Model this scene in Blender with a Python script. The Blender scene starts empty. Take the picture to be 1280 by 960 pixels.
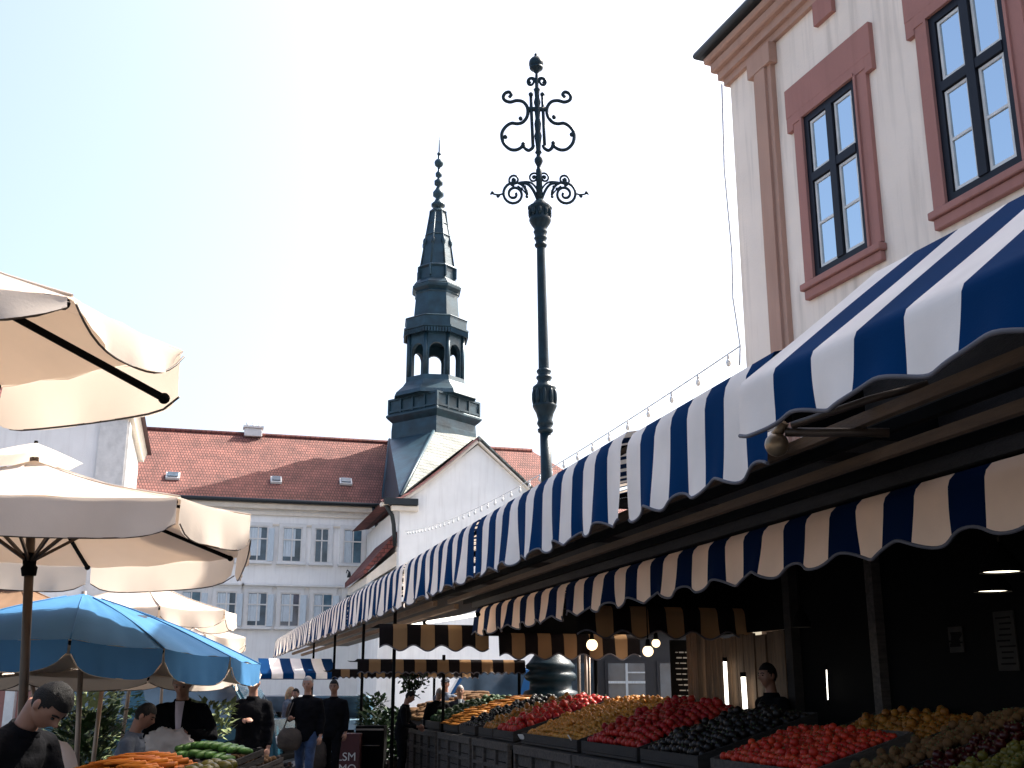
import bpy, bmesh, math, random
from mathutils import Vector, Matrix, noise
rnd = random.Random(7)
S = bpy.context.scene
COL = S.collection
PI = math.pi

# ------------------------------------------------------------------ camera
PSI = math.radians(15.4); PIT = math.atan(382/1400); H = 1.6
F = Vector((math.sin(PSI)*math.cos(PIT), math.cos(PSI)*math.cos(PIT), math.sin(PIT)))
RT = Vector((math.cos(PSI), -math.sin(PSI), 0)); UP = RT.cross(F)
EYE = Vector((0, 0, H))
HEAD = Vector((math.sin(PSI), math.cos(PSI), 0))
cd = bpy.data.cameras.new('camera'); cam = bpy.data.objects.new('camera', cd); COL.objects.link(cam)
cam.location = EYE; cam.rotation_euler = (PI/2+PIT, 0, -PSI)
cd.sensor_width = 36; cd.lens = 36*1400/1280; cd.clip_end = 4000; cd.clip_start = 0.05
S.camera = cam

def ray(px, py):
    return F + RT*((px-640)/1400) + UP*((480-py)/1400)
def atX(px, py, X): d = ray(px, py); return EYE + d*(X/d.x)
def atY(px, py, Y): d = ray(px, py); return EYE + d*(Y/d.y)
def atz(px, py, z): d = ray(px, py); return EYE + d*((z-H)/d.z)
def atD(px, py, D): d = ray(px, py); return EYE + d*(D/d.dot(HEAD))
def gp(px, D, z=0.0):
    p = atD(px, 862, D); return Vector((p.x, p.y, z))

# ------------------------------------------------------------------ world / light
SUN_AZ = math.radians(75); SUN_EL = math.radians(50)
w = bpy.data.worlds.new('World'); S.world = w; w.use_nodes = True
nt = w.node_tree; bg = nt.nodes['Background']
sky = nt.nodes.new('ShaderNodeTexSky'); sky.sky_type = 'NISHITA'; sky.sun_disc = False
sky.sun_elevation = SUN_EL; sky.sun_rotation = SUN_AZ; sky.dust_density = 6.0; sky.air_density = 1.0; sky.ozone_density = 0.6
nt.links.new(sky.outputs[0], bg.inputs[0]); bg.inputs[1].default_value = 0.15
sl = bpy.data.lights.new('sun', 'SUN'); sl.energy = 5.0; sl.angle = math.radians(0.5); sl.color = (1, .95, .87)
so = bpy.data.objects.new('sun', sl); COL.objects.link(so)
sdir = Vector((math.sin(SUN_AZ)*math.cos(SUN_EL), math.cos(SUN_AZ)*math.cos(SUN_EL), math.sin(SUN_EL)))
so.rotation_euler = sdir.to_track_quat('Z', 'Y').to_euler()
so.location = (20, 10, 40)
S.view_settings.view_transform = 'Standard'; S.view_settings.look = 'None'
S.view_settings.exposure = 1.42; S.view_settings.gamma = 1
S.render.engine = 'CYCLES'
try:
    S.cycles.max_bounces = 5; S.cycles.diffuse_bounces = 3; S.cycles.use_denoising = True
except Exception: pass

# ------------------------------------------------------------------ materials
def lin(c):
    return tuple(((x/12.92) if x <= .04045 else ((x+.055)/1.055)**2.4) for x in c)
def nodes(m):
    m.use_nodes = True; n = m.node_tree.nodes; return n, m.node_tree.links, n['Principled BSDF']
def mat(name, col, rough=.6, metal=0., var=.12, scale=6., bump=0., bscale=30., spec=None, obj_random=0., dirt=None, stretch=None):
    m = bpy.data.materials.new(name); n, L, b = nodes(m)
    b.inputs['Roughness'].default_value = rough; b.inputs['Metallic'].default_value = metal
    if spec is not None: b.inputs['Specular IOR Level'].default_value = spec
    tc = n.new('ShaderNodeTexCoord'); no = n.new('ShaderNodeTexNoise'); no.inputs['Scale'].default_value = scale; no.inputs['Detail'].default_value = 6
    src = tc.outputs['Object']
    if stretch:
        mp = n.new('ShaderNodeMapping'); mp.inputs['Scale'].default_value = stretch; L.new(src, mp.inputs[0]); src = mp.outputs[0]
    L.new(src, no.inputs['Vector'])
    r = n.new('ShaderNodeValToRGB'); c = Vector(col)
    lo = c*(1-var) if dirt is None else Vector(dirt); hi = c*(1+var)
    r.color_ramp.elements[0].position = .3; r.color_ramp.elements[1].position = .7
    r.color_ramp.elements[0].color = (*lo, 1); r.color_ramp.elements[1].color = (*[min(1, x) for x in hi], 1)
    L.new(no.outputs[0], r.inputs[0]); out = r.outputs[0]
    if obj_random:
        oi = n.new('ShaderNodeObjectInfo'); hs = n.new('ShaderNodeHueSaturation')
        mr = n.new('ShaderNodeMapRange'); mr.inputs['To Min'].default_value = .5-obj_random*.01; mr.inputs['To Max'].default_value = .5+obj_random*.06
        mv = n.new('ShaderNodeMapRange'); mv.inputs['To Min'].default_value = 1-obj_random; mv.inputs['To Max'].default_value = 1+obj_random*.6
        L.new(oi.outputs['Random'], mr.inputs['Value']); L.new(oi.outputs['Random'], mv.inputs['Value'])
        L.new(mr.outputs[0], hs.inputs['Hue']); L.new(mv.outputs[0], hs.inputs['Value']); L.new(out, hs.inputs['Color']); out = hs.outputs[0]
    L.new(out, b.inputs['Base Color'])
    if bump:
        n2 = n.new('ShaderNodeTexNoise'); n2.inputs['Scale'].default_value = bscale; n2.inputs['Detail'].default_value = 5
        L.new(src, n2.inputs['Vector'])
        bp = n.new('ShaderNodeBump'); bp.inputs['Strength'].default_value = bump; bp.inputs['Distance'].default_value = .02
        L.new(n2.outputs[0], bp.inputs['Height']); L.new(bp.outputs[0], b.inputs['Normal'])
    return m
def fabric(name, col, trans=.35, tcol=None, var=.10, rough=.85, scale=2.2):
    m = mat(name, col, rough, 0, var, scale, .06, 90, spec=.03); n, L, b = nodes(m)
    t = n.new('ShaderNodeBsdfTranslucent'); t.inputs[0].default_value = (*(tcol or col), 1)
    mx = n.new('ShaderNodeMixShader'); mx.inputs[0].default_value = trans
    L.new(b.outputs[0], mx.inputs[1]); L.new(t.outputs[0], mx.inputs[2]); L.new(mx.outputs[0], n['Material Output'].inputs[0])
    return m
def emis(name, col, s):
    m = bpy.data.materials.new(name); n, L, b = nodes(m)
    b.inputs['Base Color'].default_value = (*col, 1); b.inputs['Emission Color'].default_value = (*col, 1); b.inputs['Emission Strength'].default_value = s
    return m
def tiles(name, c1, c2, mortar, sx=4., sz=6., yscale=0):
    m = bpy.data.materials.new(name); n, L, b = nodes(m); b.inputs['Roughness'].default_value = .85
    tc = n.new('ShaderNodeTexCoord'); mp = n.new('ShaderNodeMapping'); sep = n.new('ShaderNodeSeparateXYZ'); cmb = n.new('ShaderNodeCombineXYZ')
    L.new(tc.outputs['Object'], sep.inputs[0])
    ad = n.new('ShaderNodeMath'); ad.operation = 'ADD'; L.new(sep.outputs[0], ad.inputs[0]); L.new(sep.outputs[1], ad.inputs[1])
    L.new(ad.outputs[0] if yscale else sep.outputs[0], cmb.inputs[0]); L.new(sep.outputs[2], cmb.inputs[1])
    br = n.new('ShaderNodeTexBrick'); br.inputs['Scale'].default_value = 1.0
    br.inputs['Brick Width'].default_value = 1/sx; br.inputs['Row Height'].default_value = 1/sz; br.inputs['Mortar Size'].default_value = .028; br.inputs['Mortar Smooth'].default_value = .6
    br.inputs['Color1'].default_value = (*c1, 1); br.inputs['Color2'].default_value = (*c2, 1); br.inputs['Mortar'].default_value = (*mortar, 1)
    L.new(cmb.outputs[0], br.inputs['Vector'])
    no = n.new('ShaderNodeTexNoise'); no.inputs['Scale'].default_value = .9; no.inputs['Detail'].default_value = 8; L.new(tc.outputs['Object'], no.inputs['Vector'])
    mr = n.new('ShaderNodeMapRange'); mr.inputs['From Min'].default_value = .3; mr.inputs['From Max'].default_value = .7; mr.inputs['To Min'].default_value = .65; mr.inputs['To Max'].default_value = 1.25
    L.new(no.outputs[0], mr.inputs['Value'])
    vm = n.new('ShaderNodeVectorMath'); vm.operation = 'SCALE'; L.new(br.outputs['Color'], vm.inputs[0]); L.new(mr.outputs[0], vm.inputs['Scale'])
    L.new(vm.outputs[0], b.inputs['Base Color'])
    bp = n.new('ShaderNodeBump'); bp.inputs['Strength'].default_value = .8; bp.inputs['Distance'].default_value = .04; bp.invert = True
    L.new(br.outputs['Fac'], bp.inputs['Height']); L.new(bp.outputs[0], b.inputs['Normal'])
    return m
def plaster(name, col, streak, sv=.5):
    m = mat(name, col, .9, 0, .05, 1.2, .25, 40, spec=.1); n, L, b = nodes(m)
    tc = n.new('ShaderNodeTexCoord'); mp = n.new('ShaderNodeMapping'); mp.inputs['Scale'].default_value = (3.4, 3.4, .26); L.new(tc.outputs['Object'], mp.inputs[0])
    no = n.new('ShaderNodeTexNoise'); no.inputs['Scale'].default_value = 2.; no.inputs['Detail'].default_value = 7; L.new(mp.outputs[0], no.inputs['Vector'])
    r = n.new('ShaderNodeValToRGB'); r.color_ramp.elements[0].position = .5; r.color_ramp.elements[1].position = .75
    r.color_ramp.elements[0].color = (0, 0, 0, 1); r.color_ramp.elements[1].color = (sv, sv, sv, 1); L.new(no.outputs[0], r.inputs[0])
    old = b.inputs['Base Color'].links[0].from_socket
    mx = n.new('ShaderNodeMixRGB'); L.new(r.outputs[0], mx.inputs[0]); L.new(old, mx.inputs[1]); mx.inputs[2].default_value = (*streak, 1)
    L.new(mx.outputs[0], b.inputs['Base Color']); return m

M = {}
M['blue'] = fabric('blue_canvas', (.001, .024, .082), .05, (.002, .04, .15))
M['white'] = fabric('white_canvas', (.88, .79, .72), .25, (.88, .74, .60))
M['piping'] = mat('grey_piping', (.07, .065, .075), .7)
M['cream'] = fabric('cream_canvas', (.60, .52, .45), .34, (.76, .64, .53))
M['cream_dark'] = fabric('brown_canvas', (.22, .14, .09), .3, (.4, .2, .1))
M['ublue'] = fabric('sky_blue_canvas', (.052, .15, .29), .03, (.05, .2, .5), rough=.5)
M['lining'] = fabric('cream_lining', (.72, .58, .44), .3, (.8, .6, .42))
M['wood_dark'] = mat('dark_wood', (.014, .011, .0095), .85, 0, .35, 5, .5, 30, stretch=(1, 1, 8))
M['wood_grey'] = mat('weathered_wood', (.055, .045, .038), .9, 0, .4, 4, .6, 30, stretch=(1, 6, 8))
M['wood_tan'] = mat('tan_wood', (.10, .056, .027), .75, 0, .3, 4, .4, 30, stretch=(6, .6, 6))
M['plank'] = mat('plank_wood', (.10, .06, .032), .8, 0, .4, 4, .5, 30, stretch=(6, 6, .6))
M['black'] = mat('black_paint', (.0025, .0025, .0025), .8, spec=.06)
M['iron'] = mat('dark_teal_iron', (.005, .018, .027), .4, 0, .3, 8, .3, 40, spec=.2)
M['copper'] = mat('dark_patina_sheet', (.011, .038, .055), .46, .2, .4, 1.6, .4, 7)
M['sunlit_patina'] = tiles('sunlit_patina_shingle', (.24, .25, .22), (.17, .185, .17), (.07, .08, .08), 3, 4, 1)  # paler shingle, sunlight on the right-hand slopes put into the colour
M['tile'] = tiles('red_roof_tile', (.24, .088, .066), (.165, .060, .047), (.075, .025, .02), 6.5, 5.2)
M['tile_dark'] = tiles('brown_roof_tile', (.20, .055, .04), (.13, .035, .03), (.05, .015, .012), 3.4, 5.0, 1)
M['wall'] = plaster('pale_grey_plaster', (.82, .80, .77), (.66, .63, .60), .5)
M['trim'] = mat('pale_stone_trim', (.66, .65, .63), .85, 0, .06, 3, .2)
M['creamtrim'] = mat('cream_cornice', (.70, .62, .52), .85, 0, .08, 3, .2)
M['pinkwall'] = plaster('pink_white_plaster', (.85, .72, .61), (.58, .48, .40), .85)
M['pink'] = plaster('dusty_pink_stucco', (.37, .18, .152), (.29, .14, .118), .6)
M['pinkbrown'] = plaster('rose_brown_stucco', (.44, .27, .205), (.34, .20, .15), .6)
M['navy'] = mat('navy_frame_paint', (.007, .008, .014), .5, spec=.25)
M['casement'] = mat('white_casement_paint', (.62, .60, .57), .5)
M['gutter'] = mat('dark_gutter_metal', (.02, .025, .028), .45, .4)
M['mirror'] = bpy.data.materials.new('sky_reflecting_glass'); _n, _L, _b = nodes(M['mirror'])
_b.inputs['Base Color'].default_value = (.56, .66, .72, 1); _b.inputs['Metallic'].default_value = 1; _b.inputs['Roughness'].default_value = .03
M['glass'] = mat('dark_window_glass', (.05, .08, .11), .08, 0, .5, 1.5, spec=.8)
M['glass_blue'] = mat('bluish_window_glass', (.06, .13, .18), .08, 0, .4, 1.5, spec=.8)
M['curtain'] = mat('white_net_curtain', (.50, .56, .60), .9, 0, .2, 9, stretch=(8, 8, .4))
M['pave'] = None
M['metal'] = mat('brown_pole_metal', (.06, .042, .03), .4, .4)
M['steel'] = mat('grey_pole_metal', (.24, .19, .155), .4, .6)
M['brass'] = mat('aged_brass', (.22, .16, .10), .35, .7)
M['skin'] = mat('skin', (.33, .17, .115), .55, 0, .08, 10)
M['skin_dark'] = mat('tanned_skin', (.20, .095, .06), .55, 0, .08, 10)
M['eye'] = mat('dark_eye', (.02, .015, .012), .2)
M['hair'] = mat('dark_hair', (.005, .004, .0035), .7, 0, .4, 40, .5, 90, stretch=(6, 1, 1), spec=.2)
M['hair_grey'] = mat('grey_hair', (.22, .20, .19), .7, 0, .4, 40, .5, 90)
M['hair_blond'] = mat('blond_hair', (.36, .24, .13), .7, 0, .4, 40, .5, 90)
M['cloth_black'] = mat('black_cloth', (.0035, .0035, .0045), .95, 0, .3, 8, .5, 25, spec=.08)
M['cloth_navy'] = mat('navy_cloth', (.007, .010, .022), .95, 0, .3, 8, .5, 25)
M['denim'] = mat('blue_denim', (.016, .036, .085), .9, 0, .35, 10, .5, 40)
M['cloth_grey'] = mat('grey_blue_cloth', (.07, .09, .125), .9, 0, .3, 8, .5, 25)
M['cloth_brown'] = mat('taupe_cloth', (.042, .030, .022), .9, 0, .35, 8, .5, 25)
M['cloth_lilac'] = mat('lilac_shirt', (.52, .44, .50), .9)
M['leather'] = mat('brown_leather', (.055, .035, .022), .55, 0, .3, 10, .4)
M['rubber'] = mat('black_rubber', (.012, .012, .012), .8)
M['bulb'] = emis('warm_bulb_glow', (1.0, .72, .42), 1.1)
M['disc'] = emis('warm_lamp_glow', (1.0, .87, .66), 1.6)
M['tube'] = emis('gap_daylight_glow', (1.0, .93, .82), 1.6)  # daylight seen through gaps, given as a glow
M['clear'] = mat('clear_bulb_glass', (.62, .62, .60), .1, 0, .1, spec=.8)
M['wire'] = mat('pale_wire', (.60, .60, .60), .6)
M['card'] = mat('white_price_card', (.62, .60, .56), .8)
M['chalk'] = mat('chalk_marks', (.42, .42, .40), .9)
M['red'] = mat('dark_red_paint', (.06, .009, .01), .6)

# ------------------------------------------------------------------ mesh builder
class MB:
    def __init__(s): s.v = []; s.f = []; s.m = []; s.sm = []
    def add(s, vs, fs, m=0, smooth=False):
        o = len(s.v); s.v += [Vector(p) for p in vs]
        for f in fs: s.f.append([o+i for i in f]); s.m.append(m); s.sm.append(smooth)
        return s
    def poly(s, pts, m=0): return s.add(pts, [list(range(len(pts)))], m)
    def box(s, c, size, m=0, rz=0, rx=0, ry=0, bev=0):
        a, b, d = [x/2 for x in size]
        if bev and min(a, b, d) > bev*1.5:
            bm = bmesh.new(); bmesh.ops.create_cube(bm, size=1); bmesh.ops.scale(bm, vec=Vector(size), verts=bm.verts)
            bmesh.ops.bevel(bm, geom=bm.edges[:], offset=bev, segments=1, affect='EDGES')
            vs = [v.co.copy() for v in bm.verts]; bm.verts.index_update(); fs = [[v.index for v in f.verts] for f in bm.faces]; bm.free()
        else:
            vs = [Vector((x, y, z)) for x in (-a, a) for y in (-b, b) for z in (-d, d)]
            fs = [(0, 1, 3, 2), (4, 6, 7, 5), (0, 4, 5, 1), (2, 3, 7, 6), (0, 2, 6, 4), (1, 5, 7, 3)]
        if rx or ry or rz:
            R = Matrix.Rotation(rz, 3, 'Z') @ Matrix.Rotation(ry, 3, 'Y') @ Matrix.Rotation(rx, 3, 'X'); vs = [R@v for v in vs]
        c = Vector(c); return s.add([v+c for v in vs], fs, m)
    def beam(s, p, q, wd, ht, m=0):          # box between two points, height along z
        p, q = Vector(p), Vector(q); d = (q-p).normalized(); side = d.cross(Vector((0, 0, 1)))
        side = Vector((1, 0, 0)) if side.length < .01 else side.normalized(); up = side.cross(d)
        vs = [e + side*(a*wd/2) + up*(b*ht/2) for e in (p, q) for a, b in ((-1, -1), (1, -1), (1, 1), (-1, 1))]
        return s.add(vs, [(0, 3, 2, 1), (4, 5, 6, 7), (0, 1, 5, 4), (1, 2, 6, 5), (2, 3, 7, 6), (3, 0, 4, 7)], m)
    def prism(s, poly, ext, m=0):            # planar polygon extruded by a vector
        n = len(poly); e = Vector(ext); vs = [Vector(p) for p in poly] + [Vector(p)+e for p in poly]
        return s.add(vs, [list(range(n))[::-1], list(range(n, 2*n))] + [(i, (i+1) % n, n+(i+1) % n, n+i) for i in range(n)], m)
    def tube(s, pts, r, n=8, m=0, caps=True):
        pts = [Vector(p) for p in pts]; k = len(pts); rs = r if isinstance(r, (list, tuple)) else [r]*k
        vs = []; prev = None
        for i, p in enumerate(pts):
            t = (pts[min(i+1, k-1)]-pts[max(i-1, 0)]).normalized()
            if prev is None:
                a = Vector((0, 0, 1)) if abs(t.z) < .9 else Vector((1, 0, 0)); u = t.cross(a).normalized()
            else: u = (prev - t*prev.dot(t)).normalized()
            prev = u; q = t.cross(u)
            vs += [p + (u*math.cos(2*PI*j/n)+q*math.sin(2*PI*j/n))*rs[i] for j in range(n)]
        fs = [(i*n+j, i*n+(j+1) % n, (i+1)*n+(j+1) % n, (i+1)*n+j) for i in range(k-1) for j in range(n)]
        s.add(vs, fs, m, True)
        if caps: o = len(s.v)-len(vs); s.f += [[o+j for j in range(n)][::-1], [o+(k-1)*n+j for j in range(n)]]; s.m += [m, m]; s.sm += [False, False]
        return s
    def lathe(s, prof, n=16, m=0, smooth=True, rot=0, caps=True):   # prof: (centre, radius), axis z
        vs = [Vector(c)+Vector((math.cos(rot+2*PI*j/n), math.sin(rot+2*PI*j/n), 0))*r for c, r in prof for j in range(n)]; k = len(prof)
        fs = [(i*n+j, i*n+(j+1) % n, (i+1)*n+(j+1) % n, (i+1)*n+j) for i in range(k-1) for j in range(n)]
        s.add(vs, fs, m, smooth)
        if caps: o = len(s.v)-len(vs); s.f += [[o+j for j in range(n)][::-1], [o+(k-1)*n+j for j in range(n)]]; s.m += [m, m]; s.sm += [False, False]
        return s
    def ball(s, c, r, n=12, k=8, m=0, fn=None):
        c = Vector(c); r = Vector(r) if not isinstance(r, (int, float)) else Vector((r, r, r)); vs = []
        for i in range(k+1):
            th = PI*i/k
            for j in range(n):
                d = Vector((math.sin(th)*math.cos(2*PI*j/n), math.sin(th)*math.sin(2*PI*j/n), math.cos(th)))
                p = Vector((d.x*r.x, d.y*r.y, d.z*r.z)); vs.append(c + (fn(d, p) if fn else p))
        fs = [(i*n+j, (i+1)*n+j, (i+1)*n+(j+1) % n, i*n+(j+1) % n) for i in range(k) for j in range(n)]
        return s.add(vs, fs, m, True)
    def grid(s, fn, nu, nv, m=0, smooth=True):                       # fn(u,v)->point ; m may be fn(i,j)
        vs = [fn(i/nu, j/nv) for i in range(nu+1) for j in range(nv+1)]; o = len(s.v); s.v += [Vector(p) for p in vs]
        for i in range(nu):
            for j in range(nv):
                a = i*(nv+1)+j; s.f.append([o+a, o+a+1, o+a+nv+2, o+a+nv+1]); s.m.append(m(i, j) if callable(m) else m); s.sm.append(smooth)
        return s
    def build(s, name, mats, root=None, local=False, grand=None):
        me = bpy.data.meshes.new(name); off = Vector((0, 0, 0))
        if root is not None and not local:
            off = root.location.copy(); r = root
        me.from_pydata([v-off for v in s.v] if not local else s.v, [], s.f)
        for mm in (mats if isinstance(mats, (list, tuple)) else [mats]): me.materials.append(M[mm] if isinstance(mm, str) else mm)
        me.polygons.foreach_set('material_index', s.m); me.polygons.foreach_set('use_smooth', s.sm); me.update()
        o = bpy.data.objects.new(name, me); COL.objects.link(o)
        if grand is not None: o.parent = grand
        elif root is not None: o.parent = root
        return o

def thing(name, loc, label, cat, group=None, rz=0):
    o = bpy.data.objects.new(name, None); COL.objects.link(o); o.location = loc; o.rotation_euler = (0, 0, rz); o.empty_display_size = .2
    o['label'] = label; o['category'] = cat
    if group: o['group'] = group
    return o
def tag(o, label, cat, group=None, kind=None):
    if kind: o['kind'] = kind
    if label: o['label'] = label
    if cat: o['category'] = cat
    if group: o['group'] = group
    return o
def rebase(o):
    """move a top-level mesh's origin to the middle of its base"""
    vs = o.data.vertices; xs = [v.co.x for v in vs]; ys = [v.co.y for v in vs]; zs = [v.co.z for v in vs]
    c = Vector(((min(xs)+max(xs))/2, (min(ys)+max(ys))/2, min(zs))); o.data.transform(Matrix.Translation(-c)); o.location = c
    return o
def copytree(o, parent=None):
    c = o.copy(); COL.objects.link(c)
    if parent is not None: c.parent = parent
    for ch in [x for x in o.children]: copytree(ch, c)
    return c
def text_mesh(body, size, m):
    cu = bpy.data.curves.new('lettering', 'FONT'); cu.body = body; cu.size = size; cu.extrude = .002; cu.align_x = 'CENTER'; cu.align_y = 'CENTER'
    o = bpy.data.objects.new('lettering', cu); COL.objects.link(o)
    me = bpy.data.meshes.new_from_object(o.evaluated_get(bpy.context.evaluated_depsgraph_get())); bpy.data.objects.remove(o)
    me.materials.clear(); me.materials.append(M[m]); return me

# ------------------------------------------------------------------ ground
def pave_mat():
    m = mat('stone_paving', (.11, .113, .118), .75, 0, .25, .7, .3, 25); n, L, b = nodes(m)
    old = b.inputs['Base Color'].links[0].from_socket
    tc = n.new('ShaderNodeTexCoord'); br = n.new('ShaderNodeTexBrick'); br.inputs['Scale'].default_value = 1.6; br.inputs['Mortar Size'].default_value = .012
    br.inputs['Color1'].default_value = (1, 1, 1, 1); br.inputs['Color2'].default_value = (.8, .8, .8, 1); br.inputs['Mortar'].default_value = (.4, .4, .4, 1)
    L.new(tc.outputs['Object'], br.inputs['Vector']); mx = n.new('ShaderNodeMixRGB'); mx.blend_type = 'MULTIPLY'; mx.inputs[0].default_value = 1
    L.new(old, mx.inputs[1]); L.new(br.outputs['Color'], mx.inputs[2]); L.new(mx.outputs[0], b.inputs['Base Color']); return m
g = MB().poly([(-900, -300, 0), (900, -300, 0), (900, 1500, 0), (-900, 1500, 0)]).build('pavement', pave_mat()); g['kind'] = 'structure'

# ================================================================== BACK BUILDING
YB = 63.0; YT = 66.0
ze = 11.73; zr = 16.5; YR = 68.2
XL, XRt = -14.0, 25.0
hall = thing('town_hall', (2, YB+5, 0), 'long pale grey building with red tiled roof at the end of the street', 'building')
XRr = atY(665, 553, YR).x
hb = MB()
hb.box(((XL+XRt)/2, YB+5.2, ze/2), (XRt-XL, 10.4, ze)); hb.build('wall', 'wall', hall)
c = MB(); c.box(((XL+XRt)/2, YB-.16, ze-.35), (XRt-XL, .32, .34), bev=.05); c.box(((XL+XRt)/2, YB-.06, ze-.75), (XRt-XL, .12, .18)); c.box(((XL+XRt)/2, YB-.05, ze-1.35), (XRt-XL, .08, .09))
c.build('cornice', 'creamtrim', hall)
rf = MB()
A, B_, C_, D_ = (XL-.3, YB-.45, ze-.08), (XRt+.4, YB-.45, ze-.08), (XRr, YR, zr), (XL-.3, YR, zr)
A2, B2 = (XL-.3, 2*YR-YB+.45, ze-.08), (XRt+.4, 2*YR-YB+.45, ze-.08)
rf.poly([A, B_, C_, D_]); rf.poly([B2, A2, D_, C_]); rf.poly([B_, B2, C_]); rf.poly([A2, A, D_]); rf.poly([A, A2, B2, B_])
roof = rf.build('roof', 'tile', hall)
rc = MB(); rc.tube([(XL-.3, YR, zr+.02), (XRr, YR, zr+.02)], .14, 8); rc.build('ridge_tiles', 'tile_dark', hall, grand=roof)
gt = MB(); gt.tube([(XL-.3, YB-.52, ze-.1), (XRt+.4, YB-.52, ze-.1)], .11, 8); gt.build('gutter', 'gutter', hall, grand=roof)
ch = MB()
p = atY(316, 546, YR)
ch.box((p.x, YR-.1, zr+.1), (1.05, .7, .5), 0, bev=.03); ch.box((p.x, YR-.1, zr+.42), (1.2, .85, .12), 0)
for dx in (-.35, 0, .35): ch.tube([(p.x+dx, YR-.1, zr+.45), (p.x+dx, YR-.1, zr+.72)], .09, 8)
ch.build('chimney', 'trim', hall, grand=roof)
def roofpt(px, py):
    d = ray(px, py); n = Vector((0, -(zr-ze), YR-YB+.45)).normalized(); P = Vector((0, YB-.45, ze-.08)); t = (P-EYE).dot(n)/d.dot(n); return EYE+d*t
sl_ = math.atan2(zr-ze, YR-YB+.45)
for px, py, ww in ((216, 597, .75), (345, 602, .62), (432, 604, .7)):
    q = roofpt(px, py); k = MB(); k.box(q+Vector((0, -.06, .08)), (ww, .6, .14), 0, rx=sl_); f = k.build('skylight', 'trim', hall, grand=roof)
    k = MB(); k.box(q+Vector((0, -.13, .17)), (ww-.16, .44, .06), 0, rx=sl_); k.build('skylight_pane', 'glass', hall, grand=roof)
# windows: one surround, hood, sill, casement, panes each
def hall_window(x, zb, zt, wd, hood, style):
    f = MB(); t = .2; y = YB-.05
    f.box((x-wd/2-t/2, y, (zb+zt)/2), (t, .12, zt-zb)); f.box((x+wd/2+t/2, y, (zb+zt)/2), (t, .12, zt-zb)); f.box((x, y, zt+t/2), (wd+2*t, .12, t))
    win = f.build('window', 'trim', hall)
    s_ = MB(); s_.box((x, YB-.13, zb-.08), (wd+.55, .26, .13), bev=.02); s_.build('sill', 'trim', hall, grand=win)
    if hood: h_ = MB(); h_.box((x, YB-.14, zt+.38), (wd+.75, .28, .14), bev=.03); h_.box((x, YB-.07, zt+.25), (wd+.5, .14, .12)); h_.build('hood', 'trim', hall, grand=win)
    p_ = MB(); p_.box((x, YB-.012, (zb+zt)/2), (wd, .02, zt-zb)); p_.build('pane', 'glass' if style != 'blue' else 'glass_blue', hall, grand=win)
    cf = MB(); y = YB-.045; b = .07
    for xx in (x-wd/2+b/2, x, x+wd/2-b/2): cf.box((xx, y, (zb+zt)/2), (b, .045, zt-zb))
    for zz in (zb+b/2, zt-b/2, zb+(zt-zb)*.64): cf.box((x, y-.004, zz), (wd, .05, b))
    cf.build('casement', 'casement', hall, grand=win)
    if style != 'dark':
        cu = MB(); h0 = zt-.1; l0 = zb+.08+(zt-zb)*(.0 if style == 'blue' else .12)
        rng = (x-wd/2+.08, x-.06) if style == 'blue' else (x-wd/2+.08, x+wd*.16)
        cu.grid(lambda u, v: (rng[0]+(rng[1]-rng[0])*u, YB-.027-.006*math.sin(u*30), l0+(h0-l0)*v), 18, 2); cu.build('curtain', 'curtain', hall, grand=win)
    if hood or style == 'leaf':
        lf = MB(); lf.box((x+wd/2+.16, YB-.2, (zb+zt)/2-.05), (.34, .04, zt-zb-.15), rz=-.5); lf.build('shutter_leaf', 'curtain', hall, grand=win)
ux = [322, 365, 402, 441]
sp = atY(402, 680, YB).x-atY(365, 680, YB).x
xs_up = [atY(q, 680, YB).x for q in ux]
zs = (atY(365, 703, YB).z, atY(365, 659, YB).z)
for i, x in enumerate(xs_up): hall_window(x, zs[0], zs[1], .8 if i == 2 else 1.08, False, ('leaf', 'curt', 'dark', 'blue')[i])
for k in range(1, 6): hall_window(xs_up[0]-k*1.82, zs[0], zs[1], 1.05, False, ('curt', 'blue', 'dark')[k % 3])
zs2 = (atY(362, 784, YB).z, atY(362, 741, YB).z)
for i, q in enumerate((282, 321, 362, 403, 443)): hall_window(atY(q, 763, YB).x, zs2[0], zs2[1], 1.08, True, ('curt', 'curt', 'leaf', 'blue', 'dark')[i])
for k in range(1, 5): hall_window(atY(282, 763, YB).x-k*1.82, zs2[0], zs2[1], 1.05, True, ('curt', 'blue', 'dark')[k % 3])
dp = MB(); x = atY(470, 660, YB).x
dp.tube([(x-.25, YB-.45, ze-.2), (x-.2, YB-.4, ze-.55), (x, YB-.15, ze-1.0), (x, YB-.15, 0)], .09, 8); dp.build('downpipe', 'gutter', hall)
# small iron bracket lamps on the wall
for px, py in ((433, 716), (448, 722)):
    q = atY(px, py, YB); b = MB(); b.tube([q, q+Vector((0, -.35, .12)), q+Vector((.1, -.5, 0))], .03, 6); b.tube([q+Vector((.1, -.5, .02)), q+Vector((.1, -.5, -.3))], [.05, .13], 8); b.build('wall_lamp', 'gutter', hall)

# ================================================================== GABLED WING + TOWER
YG = 52.0
wing = thing('gabled_wing', (12.5, YG+4, 0), 'plain white gabled wing under the dark spire', 'building')
gl = atY(500, 640, YG).x; pk = atY(597, 556, YG); gr = 2*pk.x-gl; zg = 10.0
wb = MB(); pts = [(gl, YG, 0), (gr, YG, 0), (gr, YG, zg), (pk.x, YG, pk.z), (gl, YG, zg)]
wb.prism(pts, (0, 10.8, 0)); wb.build('wall', 'wall', wing)
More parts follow.
